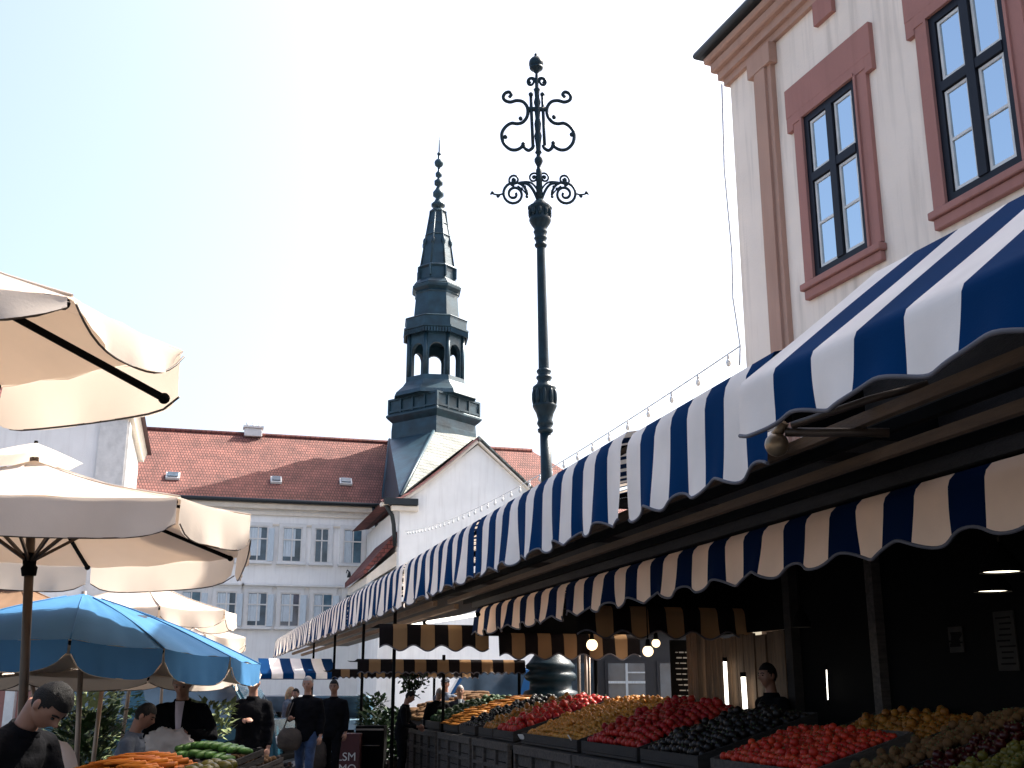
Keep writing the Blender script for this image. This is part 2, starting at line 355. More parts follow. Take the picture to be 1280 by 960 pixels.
# verge boards and flared left eave
vb = MB()
def strip(a, b, t, dep, m=0):
    a, b = Vector(a), Vector(b); d = (b-a).normalized(); n = Vector((-d.z, 0, d.x))
    vb.prism([a, b, b+n*t, a+n*t], (0, dep, 0), m)
eL = atY(476, 634, YG)
curve = [Vector((eL.x, YG-.25, eL.z+.05))] + [Vector((gl+(pk.x-gl)*t, YG-.25, zg+.08+(pk.z-zg)*(t**1.12))) for t in (0.0, .12, .3, .5, .75, 1.0)]
for a, b in zip(curve, curve[1:]): strip(a, b, .15, .5, 0)
right = [Vector((pk.x, YG-.25, pk.z+.08)), Vector((gr+.9, YG-.25, zg-.85))]
strip(right[1], right[0], -.15, .5, 0)
vb.build('bargeboard', 'creamtrim', wing)
rl = MB()
back = [p+Vector((0, 10.5, 0)) for p in curve]
for i in range(len(curve)-1):
    u = Vector((0, 0, .16)); rl.poly([curve[i]+u, curve[i+1]+u, back[i+1]+u, back[i]+u]); rl.poly([curve[i]+u*.92, back[i]+u*.92, back[i+1]+u*.92, curve[i+1]+u*.92])
    rl.poly([curve[i]+u*1.0+Vector((0, -.06, 0)), curve[i+1]+u*1.0+Vector((0, -.06, 0)), curve[i+1]+u*2.0+Vector((0, .4, 0)), curve[i]+u*2.0+Vector((0, .4, 0))])
rl.build('left_roof', 'tile_dark', wing)
rr = MB(); u = Vector((0, 0, .1)); a, b = right[0]+u, right[1]+u; rr.prism([a, b, b+Vector((0, 0, .22)), a+Vector((0, 0, .22))], (0, 10.8, 0)); rr.build('right_roof', 'sunlit_patina', wing)
es = MB(); q0 = atY(479, 632, YG); q1 = atY(521, 628, YG); es.box(((q0.x+q1.x)/2, YG-.2, zg+.12), (q1.x-q0.x, .4, .3), 0); es.build('eave_return', 'gutter', wing)
es = MB(); es.box(((q0.x+.4+q1.x)/2, YG-.14, zg-.18), (q1.x-q0.x-.3, .28, .26), bev=.04); es.build('cornice', 'creamtrim', wing)
lp_ = MB(); x = gl-.35; lp_.tube([(x-.4, YG-.1, zg+.05), (x, YG+.1, zg-.5), (x+.1, YG+.2, zg-.9), (x+.2, YG+.3, zg-1.9)], .1, 8); lp_.build('downpipe', 'gutter', wing)
# lean-to beside the wing
a = atY(500, 660, YG+.6); b = atY(455, 712, YG+.6); fa = atY(500, 690, YG+.6)
lt = MB(); lt.prism([a, b, b+Vector((0, 0, -.28)), a+Vector((0, 0, -.6))], (0, 7, 0)); lt.build('lean_to_roof', 'tile_dark', wing)
lt = MB(); lt.prism([b+Vector((.15, .12, -.28)), a+Vector((0, .12, -1.0)), a+Vector((0, .12, -1.7)), b+Vector((.15, .12, -.65))], (0, 6.8, 0)); lt.build('lean_to_cornice', 'creamtrim', wing)
lt = MB(); lt.box(((b.x+gl)/2+.4, YG+4.2, (b.z-.6)/2), (gl-b.x-.8, 6.6, b.z-.6)); lt.build('lean_to_wall', 'wall', wing)

tw = thing('spire_tower', (atY(544, 540, YT).x, YT, 10), 'dark patinated copper church spire with open arcade and ball finial', 'tower')
DT = YT*math.cos(PSI)+atY(544, 540, YT).x*math.sin(PSI)
def tz(py, px=545): return atD(px, py, DT).z
TC = atD(545, 400, DT); 
def tc(py): p = atD(545, py, DT); return Vector((TC.x, TC.y, p.z))
def tr(hw, py): return (atD(545+hw, py, DT)-atD(545, py, DT)).length
toc = math.atan2(-TC.y, -TC.x)+math.radians(3)                      # direction towards the street
def octo(rows, k=1/math.cos(PI/8)*.985): return [(tc(py), tr(hw, py)*k) for py, hw in rows]
rot8 = toc+PI/8
# skirt roof, faces given by their corners
A = atY(487, 549, YT+.5); Bc = atY(542, 540, YT-3.0); Cc = atY(602, 546, YT+.3); Dc = atY(500, 622, YG+.35); Ec = atY(477, 634, YB-.2)
Gc = Vector((pk.x+.1, YG+.3, pk.z+.3)); Hc = atY(650, 612, YG+1.0)
sk = MB(); sk.poly([A, Ec, Dc, Bc]); sk.build('skirt_left', 'copper', tw)
sk = MB(); sk.poly([Bc, Dc, Vector((gl+.5, YG+.3, zg+.9)), Gc+Vector((-.3, 0, .0)), Gc, Cc]); sk.poly([Cc, Gc, Hc, Hc+Vector((.5, 7, 0))]); sk.build('skirt_right', 'sunlit_patina', tw)
hip = MB(); hip.tube([Bc+Vector((0, 0, .05)), Dc+Vector((0, 0, .05))], .1, 6); hip.build('hip_roll', 'copper', tw); hip = MB(); hip.tube([A, Ec], .09, 6); hip.build('hip_roll', 'copper', tw)
def square(rows): return [(tc(py), tr(hw, py)*1.0) for py, hw in rows]
b = MB(); b.lathe(square([(560, 53), (541, 53), (531, 52), (527, 57), (524, 60), (522, 60), (520, 57)]), 4, 0, False, toc); b.build('base_cornice', 'copper', tw)
b = MB(); rows = square([(520, 55.5), (502, 55.5)])
b.lathe(rows, 4, 0, False, toc); 
base = b.build('balustrade', 'copper', tw)
b = MB(); r_ = rows[0][1]; z0, z1 = rows[0][0].z, rows[1][0].z
cs = [Vector((TC.x+math.cos(toc+k*PI/2)*r_*1.01, TC.y+math.sin(toc+k*PI/2)*r_*1.01, 0)) for k in range(4)]
for k in range(4):
    p, q = cs[k], cs[(k+1) % 4]
    for zz in (z0+.12, z1-.05): b.beam(p+Vector((0, 0, zz)), q+Vector((0, 0, zz)), .12, .12)
    for t in (0, .25, .5, .75): c = p.lerp(q, t); b.box((c.x, c.y, (z0+z1)/2), (.14, .14, z1-z0), rz=toc+PI/4)
b.build('railing', 'copper', tw, grand=base)
b = MB(); b.lathe(octo([(502, 51), (497, 49), (489, 41), (483, 37), (477, 36)]), 8, 0, False, rot8); b.build('flared_roof', 'copper', tw)
# arcade: eight piers with arches
ar = MB(); r_ = tr(33, 455)/math.cos(PI/8); zb, zt = tz(477), tz(424); zsp = tz(446)
R8 = [Vector((TC.x+math.cos(rot8+k*PI/4)*r_, TC.y+math.sin(rot8+k*PI/4)*r_, 0)) for k in range(8)]
for k in range(8):
    p, q = R8[k], R8[(k+1) % 8]; d = (q-p); Lw = d.length; d.normalize(); n = Vector((d.y, -d.x, 0)); hw = Lw*.34
    prof = [(0, zb), (Lw/2-hw, zb), (Lw/2-hw, zsp)] + [(Lw/2-hw*math.cos(PI*t/8), zsp+hw*math.sin(PI*t/8)*1.05) for t in range(1, 8)] + [(Lw/2+hw, zsp), (Lw/2+hw, zb), (Lw, zb), (Lw, zt), (0, zt)]
    P = [p+d*a_+Vector((0, 0, z_)) for a_, z_ in prof]; nn = -n*.25
    # quads from arch outline to top
    half = len(prof)
    ar.prism(P, nn if (p+nn-TC).xy.length < (p-TC).xy.length else -nn)
    ar.tube([p+Vector((0, 0, zb)), p+Vector((0, 0, zt))], .13, 8)
ar.build('arcade', 'copper', tw)
b = MB(); b.lathe(octo([(425, 30), (424, 34), (431, 35), (420, 39), (418.5, 40)][0:2]+[(422, 37), (419, 40.5), (417, 40.5), (417, 38), (406, 38), (405, 39), (404, 38), (404, 29)]), 8, 0, False, rot8); par = b.build('parapet', 'copper', tw)
b = MB(); r_ = tr(38.3, 411)/math.cos(PI/8)
for k in range(8):
    p = Vector((TC.x+math.cos(rot8+k*PI/4)*r_, TC.y+math.sin(rot8+k*PI/4)*r_, 0)); q = Vector((TC.x+math.cos(rot8+(k+1)*PI/4)*r_, TC.y+math.sin(rot8+(k+1)*PI/4)*r_, 0))
    for t in range(9):
        c = p.lerp(q, (t+.5)/9); b.box((c.x, c.y, tz(423)), (.12, .12, .28), rz=toc)
b.build('dentils', 'copper', tw, grand=par)
b = MB(); b.lathe(octo([(404, 28.5), (373, 26), (371, 27), (369, 26), (366, 30), (363, 30.5), (361, 28)]), 8, 0, False, rot8); b.build('drum', 'copper', tw)
b = MB(); b.lathe(octo([(361, 29), (357, 26), (353, 21.5), (340, 21), (338, 23.5), (336, 22)]), 8, 0, False, rot8)
r_ = tr(21.5, 345)/math.cos(PI/8)
for k in range(8):
    b.box((TC.x+math.cos(rot8+k*PI/4)*r_, TC.y+math.sin(rot8+k*PI/4)*r_, tz(345)), (.3, .12, .75), rz=rot8+k*PI/4, bev=.03)
b.build('lantern_collar', 'copper', tw)
b = MB(); b.lathe(octo([(336, 20.5), (298, 14.8), (297, 16), (295.5, 14.6), (283, 12.4), (282, 13), (281, 12), (268, 9.6), (266, 11), (264, 9), (262, 7)]), 8, 0, False, rot8)
for k in range(8):
    p = tc(336)+Vector((math.cos(rot8+k*PI/4), math.sin(rot8+k*PI/4), 0))*tr(20.5, 336)*1.08; q = tc(267)+Vector((math.cos(rot8+k*PI/4), math.sin(rot8+k*PI/4), 0))*tr(9.6, 267)*1.08
    b.tube([p, q], .06, 5)
    r2 = tr(16, 306)*1.05; pz = tc(306); b.ball(pz+Vector((math.cos(rot8+k*PI/4), math.sin(rot8+k*PI/4), 0))*r2, (.16, .16, .3), 6, 5)
b.build('spire', 'copper', tw)
b = MB(); prof = [(263, 6), (260, 5), (258, 8.8), (255.5, 8.8), (252, 5), (248, 3), (245, 6.9), (241, 7.0), (237, 4), (233, 2), (231, 5.3), (226.5, 5.5), (224, 2), (222, 1.6), (220.5, 4), (217, 4.2), (214, 1.6), (211, 1.3)]
b.lathe([(tc(py), tr(hw, py)) for py, hw in prof], 12); b.build('baluster_finial', 'copper', tw)
b = MB(); b.ball(tc(204), tr(5.8, 204), 12, 10); b.tube([tc(211), tc(193)], .09, 6); b.ball(tc(192.5), .14, 8, 6); b.tube([tc(193), tc(163)], [.05, .025], 6); b.build('ball_and_rod', 'copper', tw)

# ================================================================== LEFT BUILDING
lh = thing('corner_house', (atY(120, 590, 38).x-1, 40, 0), 'pale grey house with white corner strip behind the cream parasols', 'building')
p = atY(157, 560, 38); zt = atY(160, 519, 38).z; xw = p.x
b = MB(); b.box((xw-4.5, 38+3.7, zt/2), (9, 7.4, zt)); b.build('wall', 'wall', lh)
b = MB(); b.box((xw-.42, 37.96, zt/2-.1), (.85, .1, zt-.25)); b.box((xw+.03, 38.4, zt/2-.1), (.09, .85, zt-.25)); b.build('corner_pilaster', 'casement', lh)
b = MB(); b.prism([(xw-9, 37.8, zt-.1), (xw+.18, 37.8, zt-.1), (xw+.3, 37.8, zt+.25), (xw-9, 37.8, zt+.25)], (0, 7.8, 0)); b.build('cornice', 'creamtrim', lh)
b = MB(); b.poly([(xw-9, 37.65, zt+.27), (xw+.45, 37.65, zt+.27), (xw-3.5, 41.7, zt+3)]); b.poly([(xw+.45, 37.65, zt+.27), (xw+.45, 46, zt+.27), (xw-3.5, 41.7, zt+3)]); b.poly([(xw+.45, 46, zt+.27), (xw-9, 46, zt+.27), (xw-3.5, 41.7, zt+3)]); b.poly([(xw-9, 46, zt+.27), (xw-9, 37.65, zt+.27), (xw-3.5, 41.7, zt+3)]); b.poly([(xw-9, 37.65, zt+.26), (xw-9, 46, zt+.26), (xw+.45, 46, zt+.26), (xw+.45, 37.65, zt+.26)]); b.build('roof', 'tile_dark', lh)
b = MB()
for xx, zz in ((xw-2.6, 6.4), (xw-4.6, 6.4), (xw-2.6, 3.2), (xw-4.6, 3.2)): b = MB(); b.box((xx, 37.98, zz), (1.1, .1, 1.7)); f = b.build('window', 'casement', lh); b = MB(); b.box((xx-.25, 37.95, zz), (.42, .1, 1.5)); b.box((xx+.25, 37.95, zz), (.42, .1, 1.5)); b.build('pane', 'glass', lh, grand=f)

# ================================================================== RIGHT BUILDING
th = math.radians(-5); fd = Vector((math.sin(th), math.cos(th), 0)); fn_ = Vector((-fd.y, fd.x, 0)); P0 = Vector((6.5, 10.7, 0))
rz5 = math.atan2(fd.y, fd.x)
def fp(s, out, z): return P0 + fd*s + fn_*out + Vector((0, 0, z))
def fbox(b, s0, s1, o0, o1, z0, z1, m=0, bev=0): b.box(fp((s0+s1)/2, (o0+o1)/2, (z0+z1)/2), (abs(s1-s0), abs(o1-o0), z1-z0), m, rz=rz5, bev=bev)
tb = thing('townhouse', fp(-3, -3, 0), 'pinkish plaster townhouse with rose window surrounds above the striped awnings', 'building')
sc_ = 1.45; zc = 9.42
b = MB(); fbox(b, -12, sc_, -7, 0, 0, zc); b.build('wall', 'pinkwall', tb)
b = MB(); fbox(b, .42, .80, 0, .07, 4.2, zc-.12); fbox(b, .50, .72, .07, .11, 4.2, zc-.16); b.build('pilaster', 'pinkbrown', tb)
b = MB(); fbox(b, .36, .86, 0, .12, zc-.3, zc-.02); fbox(b, -12, sc_+.06, -7, .06, zc-.02, zc+.08)
fbox(b, -12, sc_+.11, -7, .12, zc+.08, zc+.2, 0); fbox(b, -12, sc_+.17, -7, .20, zc+.2, zc+.34, 0, .02); fbox(b, -12, sc_+.22, -7, .27, zc+.34, zc+.44, 0, .02); b.build('cornice', 'pinkbrown', tb)
b = MB(); b.tube([fp(-12, .33, zc+.50), fp(sc_+.27, .33, zc+.50), fp(sc_+.27, -7, zc+.50)], .06, 8); fbox(b, -12, sc_+.26, -7, .31, zc+.445, zc+.5); b.build('gutter', 'gutter', tb)
b = MB(); pts = [fp(-12, .34, zc+.52), fp(sc_+.28, .34, zc+.52), fp(sc_-1.6, -3.2, zc+2.7), fp(-12, -3.2, zc+2.7)]; b.poly(pts); b.poly([fp(sc_+.28, .34, zc+.52), fp(sc_+.28, -7, zc+.52), fp(sc_-1.6, -3.2, zc+2.7)]); b.poly([fp(sc_+.28, -7, zc+.52), fp(-12, -7, zc+.52), fp(-12, -3.2, zc+2.7), fp(sc_-1.6, -3.2, zc+2.7)]); b.build('roof', 'tile_dark', tb)
b = MB(); fbox(b, .55, 1.0, -.6, -.1, zc+.4, zc+1.9); fbox(b, .5, 1.05, -.65, -.05, zc+1.9, zc+2.05); b.build('chimney', 'pink', tb)
def house_window(s0, s1, z0, z1):
    """s0 far jamb, s1 near jamb of the dark frame"""
    sur = MB(); t = .19
    fbox(sur, s0, s0+t, 0, .05, z0, z1); fbox(sur, s1-t, s1, 0, .05, z0, z1); fbox(sur, s1-t, s0+t, 0, .06, z1, z1+.16)
    fbox(sur, s1-t-.12, s0+t+.12, .0, .062, z1+.13, z1+.50); fbox(sur, s0+t, s0+t+.12, 0, .058, z1-.06, z1+.13); fbox(sur, s1-t-.12, s1-t, 0, .058, z1-.06, z1+.13)
    for a_, b_ in ((s0+.035, s0), (s1, s1-.035)): fbox(sur, a_, b_, .05, .075, z0, z1)
    fbox(sur, s1, s0, .06, .078, z1, z1+.04)
    win = sur.build('window', 'pink', tb)
    si = MB(); fbox(si, s1-t-.03, s0+t+.03, 0, .11, z0-.10, z0-.02, 0, .01); fbox(si, s1-t, s0+t, 0, .07, z0-.21, z0-.10, 0, .01); si.build('sill', 'pink', tb, grand=win)
    fr = MB(); w_ = .085; mid = (s0+s1)/2; tran = z0+(z1-z0)*.60
    fbox(fr, s0, s0-w_, .004, .04, z0, z1); fbox(fr, s1+w_, s1, .004, .04, z0, z1); fbox(fr, s1+w_, s0-w_, .004, .04, z0, z0+w_); fbox(fr, s1+w_, s0-w_, .004, .04, z1-w_, z1)
    fbox(fr, mid-.055, mid+.055, .004, .055, z0+w_, z1-w_); fbox(fr, s1+w_, mid-.055, .004, .05, tran-.05, tran+.05); fbox(fr, mid+.055, s0-w_, .004, .05, tran-.05, tran+.05)
    fr.build('frame', 'navy', tb, grand=win)
    for (a_, b_) in ((s0-w_, mid+.055), (mid-.055, s1+w_)):
        for (c_, d_) in ((z0+w_, tran-.05), (tran+.05, z1-w_)):
            cs_ = MB(); k = .03; x0, x1 = a_-.012, b_+.012; y0, y1 = c_+.012, d_-.012
            fbox(cs_, x0, x0-k, .004, .022, y0, y1); fbox(cs_, x1+k, x1, .004, .022, y0, y1); fbox(cs_, x1+k, x0-k, .004, .022, y0, y0+k); fbox(cs_, x1+k, x0-k, .004, .022, y1-k, y1)
            if d_ < tran: fbox(cs_, x1+k, x0-k, .004, .022, (y0+y1)/2-.014, (y0+y1)/2+.014)
            cs_.build('casement', 'casement', tb, grand=win)
            pn = MB(); tilt = rnd.uniform(-.012, .012); a0 = .006
            pn.add([fp(x0, a0, y0), fp(x1, a0+tilt*.2+.001, y0), fp(x1, a0+tilt*.2+.001+.002, y1), fp(x0, a0+.002, y1)], [(0, 1, 2, 3)]); pn.build('pane', 'mirror', tb, grand=win)
house_window(-.13, -1.10, 6.09, 8.10)
house_window(-2.27, -3.24, 6.09, 8.10)
house_window(-4.41, -5.38, 6.09, 8.10)
for s_ in (-.48, -2.6): b = MB(); fbox(b, s_, s_-.35, 0, .06, 9.1, zc-.02); b.build('frieze_block', 'pink', tb)

# ================================================================== LAMP POST
lamp = thing('lamp_post', gp(688, 20.9), 'tall ornate dark iron lamp post with scrollwork top standing behind the stalls', 'lamp post')
DL = 20.9
def lcx(py): return 670+(min(py, 590)-68)/522*13 + max(0, py-590)*.02
def lp(dx, py): return atD(lcx(py)+dx, py, DL)
def lr(py, hw): return (atD(lcx(py)+hw, py, DL)-atD(lcx(py), py, DL)).length
def lprof(rows): return [(lp(0, py), lr(py, hw)) for py, hw in rows]
b = MB(); b.lathe(lprof([(960, 40), (890, 38), (886, 36), (868, 35), (864, 33), (862, 27), (852, 26), (850, 31), (846, 33), (842, 31), (838, 26), (836, 30), (832, 31), (828, 27), (815, 17), (790, 12)]), 24); b.build('pedestal', 'iron', lamp)
b = MB(); b.lathe(lprof([(790, 11), (740, 9.5), (600, 7.2), (541, 7)]), 16)
b.lathe(lprof([(470, 7), (464, 6.8), (305, 5.2), (300, 5.2)]), 16); b.build('shaft', 'iron', lamp)
b = MB(); b.lathe(lprof([(542, 7), (540, 9.5), (537, 10), (535, 7.5), (531, 10), (529, 10.5), (525, 9), (517, 11), (509, 15), (507, 15.5), (505, 13.5), (490, 13.5), (486, 15), (484, 14.5), (480, 9.5), (476, 8), (473, 10), (471, 9.8), (469, 6.9), (465, 9.5), (463, 9), (461, 6.5)]), 20)
for k in range(10):
    a = 2*PI*k/10; c = lp(0, 497); r_ = lr(497, 13.6); b.ball(c+Vector((math.cos(a)*r_, math.sin(a)*r_, 0)), (.05, .05, .17), 6, 5)
b.build('collar', 'iron', lamp)
b = MB(); b.lathe(lprof([(310, 5.5), (308, 7.5), (306, 8), (304, 6), (300, 7), (298, 8.5), (296, 7), (292, 8), (290, 9), (288, 7.5), (285, 8.5), (280, 12), (277, 13.6), (275, 14), (272, 12.4), (263, 12.4), (261, 13.4), (258, 13.4), (256, 10), (250, 5)]), 20)
for k in range(10):
    a = 2*PI*k/10; c = lp(0, 267); r_ = lr(267, 12.5); b.ball(c+Vector((math.cos(a)*r_, math.sin(a)*r_, 0)), (.05, .05, .09), 6, 5)
b.build('capital', 'iron', lamp)
b = MB(); b.lathe(lprof([(256, 4.5), (218, 3.8), (213, 4), (211, 3), (208, 2.5), (205, 4), (202, 5.5), (199, 5.5), (196, 3), (193, 2.5), (191, 4.5), (188, 3), (180, 3.5), (170, 5), (165, 3.5), (155, 4.5), (148, 3), (138, 4), (134, 3), (128, 4.5), (122, 3), (114, 3.5), (112, 4.5), (110, 2.5), (98, 2.2), (92, 1.6), (90, 3.5), (88, 4.5), (86.5, 8), (84, 9)]), 12)
b.ball(lp(0, 79.5), lr(79.5, 9.4), 16, 12); b.lathe(lprof([(71, 3.5), (70, 2), (68.5, 2.5), (67, 1.5)]), 8); b.build('mast_and_ball', 'iron', lamp)
def spiral(c, r0, a0, turns, n=26, shrink=.22):
    return [(c[0]+r0*(1-(1-shrink)*t/n)*math.cos(a0+turns*2*PI*t/n), c[1]+r0*(1-(1-shrink)*t/n)*math.sin(a0+turns*2*PI*t/n)) for t in range(n+1)]
def smooth(pts, n=6):
    out = []
    for i in range(len(pts)-1):
        p0, p1, p2, p3 = pts[max(i-1, 0)], pts[i], pts[i+1], pts[min(i+2, len(pts)-1)]
        for t in range(n):
            t /= n; out.append(tuple(.5*((2*p1[k])+(-p0[k]+p2[k])*t+(2*p0[k]-5*p1[k]+4*p2[k]-p3[k])*t*t+(-p0[k]+3*p1[k]-3*p2[k]+p3[k])*t**3) for k in range(2)))
    return out+[pts[-1]]
def zpx(pts, sx=600, sy=50, k=3.84):  # pixels of an enlarged crop
    return [(sx+x/k, sy+y/k) for x, y in pts]
def scroll_tube(b, pix, r, n=6, off=0.0):
    b.tube([atD(x, y, DL)+HEAD*off for x, y in pix], r, n)
def mirror(pts):     # about the leaning axis
    return [(2*lcx(y)-x, y) for x, y in pts]
up_l = zpx([(140, 275), (150, 262), (140, 250), (122, 255), (112, 272), (120, 290), (145, 298), (175, 291), (205, 296), (225, 318), (230, 345), (224, 372), (205, 395), (180, 402), (150, 400), (122, 418), (105, 450), (112, 492), (140, 522), (170, 528), (195, 518), (208, 503), (215, 518), (232, 530), (250, 520), (256, 505)])
b = MB(); r0 = .038; scroll_tube(b, smooth(up_l), r0, 8); o = b.build('upper_scroll', 'iron', lamp)
b = MB(); scroll_tube(b, smooth(mirror(up_l)), r0, 8); b.build('upper_scroll', 'iron', lamp)
b = MB()
for pts in ([(244, 265), (246, 330), (250, 420), (254, 510)], [(300, 265), (302, 330), (306, 420), (310, 505)]): scroll_tube(b, zpx(pts), .035, 6)
scroll_tube(b, zpx([(228, 332), (320, 332)]), .05, 6)
for x in (244, 300): b.ball(atD(*zpx([(x, 262)])[0], DL), .055, 6, 5)
for c in ((195, 377), (355, 370), (122, 465), (440, 454), (208, 500), (352, 495)): b.ball(atD(*zpx([c])[0], DL), .05, 6, 5)
b.build('cage_rods', 'iron', lamp)
b = MB(); small = zpx([(243, 207), (236, 198), (240, 187), (252, 187), (258, 200), (250, 214), (236, 215), (228, 203), (232, 189), (245, 182), (260, 186), (268, 205), (270, 235)])
scroll_tube(b, smooth(small), .026, 6); b.build('small_scroll', 'iron', lamp); b = MB(); scroll_tube(b, smooth(mirror(small)), .026, 6); b.build('small_scroll', 'iron', lamp); b = MB()
sm2 = zpx([(246, 806), (238, 798), (234, 808), (240, 820), (252, 822)]); scroll_tube(b, smooth(sm2), .025, 6); b.build('small_scroll', 'iron', lamp); b = MB(); scroll_tube(b, smooth(mirror(sm2)), .025, 6); b.build('small_scroll', 'iron', lamp)
def lower(mir):
    b = MB(); mm = mirror if mir else (lambda q: q)
    cc = zpx([(163, 740)])[0]
    sp1 = [(cc[0]+x, cc[1]+y) for x, y in spiral((0, 0), 16.5, PI*.02, -2.1, 40, .14)]
    scroll_tube(b, mm(smooth(zpx([(285, 795), (272, 755), (250, 712), (225, 690), (190, 688)]), 5)+[]), .032, 6)
    scroll_tube(b, mm(smooth(zpx([(296, 795), (284, 740), (262, 700), (235, 682), (195, 683), (150, 695)]), 5)), .022, 6)
    scroll_tube(b, mm([(2*cc[0]-x if False else x, y) for x, y in sp1]), .03, 6)
    scroll_tube(b, mm([(x, y) for x, y in [(zpx([(165, 672)])[0][0]+a_, zpx([(165, 672)])[0][1]+b_) for a_, b_ in spiral((0, 0), 7.6, PI*.5, 1.5, 22, .2)]]), .024, 6)
    scroll_tube(b, mm([(zpx([(258, 662)])[0][0]+a_, zpx([(258, 662)])[0][1]+b_) for a_, b_ in spiral((0, 0), 7.0, 0.2, -1.5, 22, .2)]), .022, 6)
    scroll_tube(b, mm(smooth(zpx([(276, 660), (288, 690), (290, 730), (292, 780)]), 4)), .022, 6)
    scroll_tube(b, mm(smooth(zpx([(115, 735), (95, 742), (72, 741), (55, 735), (52, 742)]), 4)), .02, 5)
    scroll_tube(b, mm(smooth(zpx([(95, 742), (90, 752), (84, 750)]), 4)), .018, 5)
    scroll_tube(b, mm(smooth(zpx([(180, 700), (205, 720), (228, 748), (222, 756)]), 4)), .018, 5)
    for c in ((60, 733), (86, 750), (225, 752), (258, 661), (166, 672), (200, 715), (215, 705)): b.ball(atD(*mm(zpx([c]))[0], DL), .036, 6, 5)
    b.build('lower_scroll', 'iron', lamp)
lower(False); lower(True)

# ================================================================== STRING LIGHTS
pa = fp(sc_+.02, .06, 5.75); pb = atY(506, 664, YG-.05)
st = thing('string_lights', (pa+pb)/2, 'thin wire of small bulbs strung from the townhouse corner to the white gable', 'string lights')
def cat(t): return pa.lerp(pb, t)+Vector((0, 0, -.9*4*t*(1-t)*.55))
b = MB(); b.tube([cat(i/60) for i in range(61)], .011, 5); b.build('cable', 'wire', st)
t = .012; proto = None
for i in range(36):
    tt = .01+i/36*.985; c = cat(tt)
    if proto is None:
        b = MB(); b.tube([c, c+Vector((0, 0, -.07))], .018, 6, 1); b.ball(c+Vector((0, 0, -.115)), (.036, .036, .055), 8, 6, 0); proto = b.build('bulb', ['clear', 'wire'], st); p0_ = c
    else:
        o = proto.copy(); COL.objects.link(o); o.parent = st; o.location = c-p0_
b = MB(); b.tube([fp(sc_+.05, .1, zc), fp(sc_+.07, .12, 8.2), fp(sc_+.03, .1, 7.0), fp(sc_+.08, .09, 6.4), fp(sc_+.02, .06, 5.75), fp(sc_+.03, .08, 5.5)], .012, 5); w_ = b.build('wall_cable', 'wire'); tag(rebase(w_), 'loose thin cable hanging down the townhouse corner', 'cable')
def V(x, y, z): return Vector((x, y, z))
# ================================================================== PEOPLE
def ss(t): t = max(0, min(1, t)); return t*t*(3-2*t)
def evalmesh(b, name, mats, root, vox, smooth_it=4, wrinkle=0., grand=None, sc=1.0):
    """fuse the builder's pieces into one continuous surface"""
    o = b.build(name, mats, root, local=True, grand=grand)
    r = o.modifiers.new('remesh', 'REMESH'); r.mode = 'VOXEL'; r.voxel_size = vox; r.use_smooth_shade = True
    if smooth_it: s_ = o.modifiers.new('smooth', 'SMOOTH'); s_.factor = .5; s_.iterations = smooth_it
    me = bpy.data.meshes.new_from_object(o.evaluated_get(bpy.context.evaluated_depsgraph_get()))
    o.modifiers.clear(); old = o.data; o.data = me; bpy.data.meshes.remove(old); me.name = name
    if not me.materials: me.materials.append(M[mats])
    if wrinkle:
        for v in me.vertices:
            c = v.co; f = noise.noise(Vector((c.x*9, c.y*9, c.z*16)))+.6*noise.noise(Vector((c.x*22, c.y*22, c.z*9+3)))
            v.co = c+v.normal*(wrinkle*f)
    for p in me.polygons: p.use_smooth = True
    return o
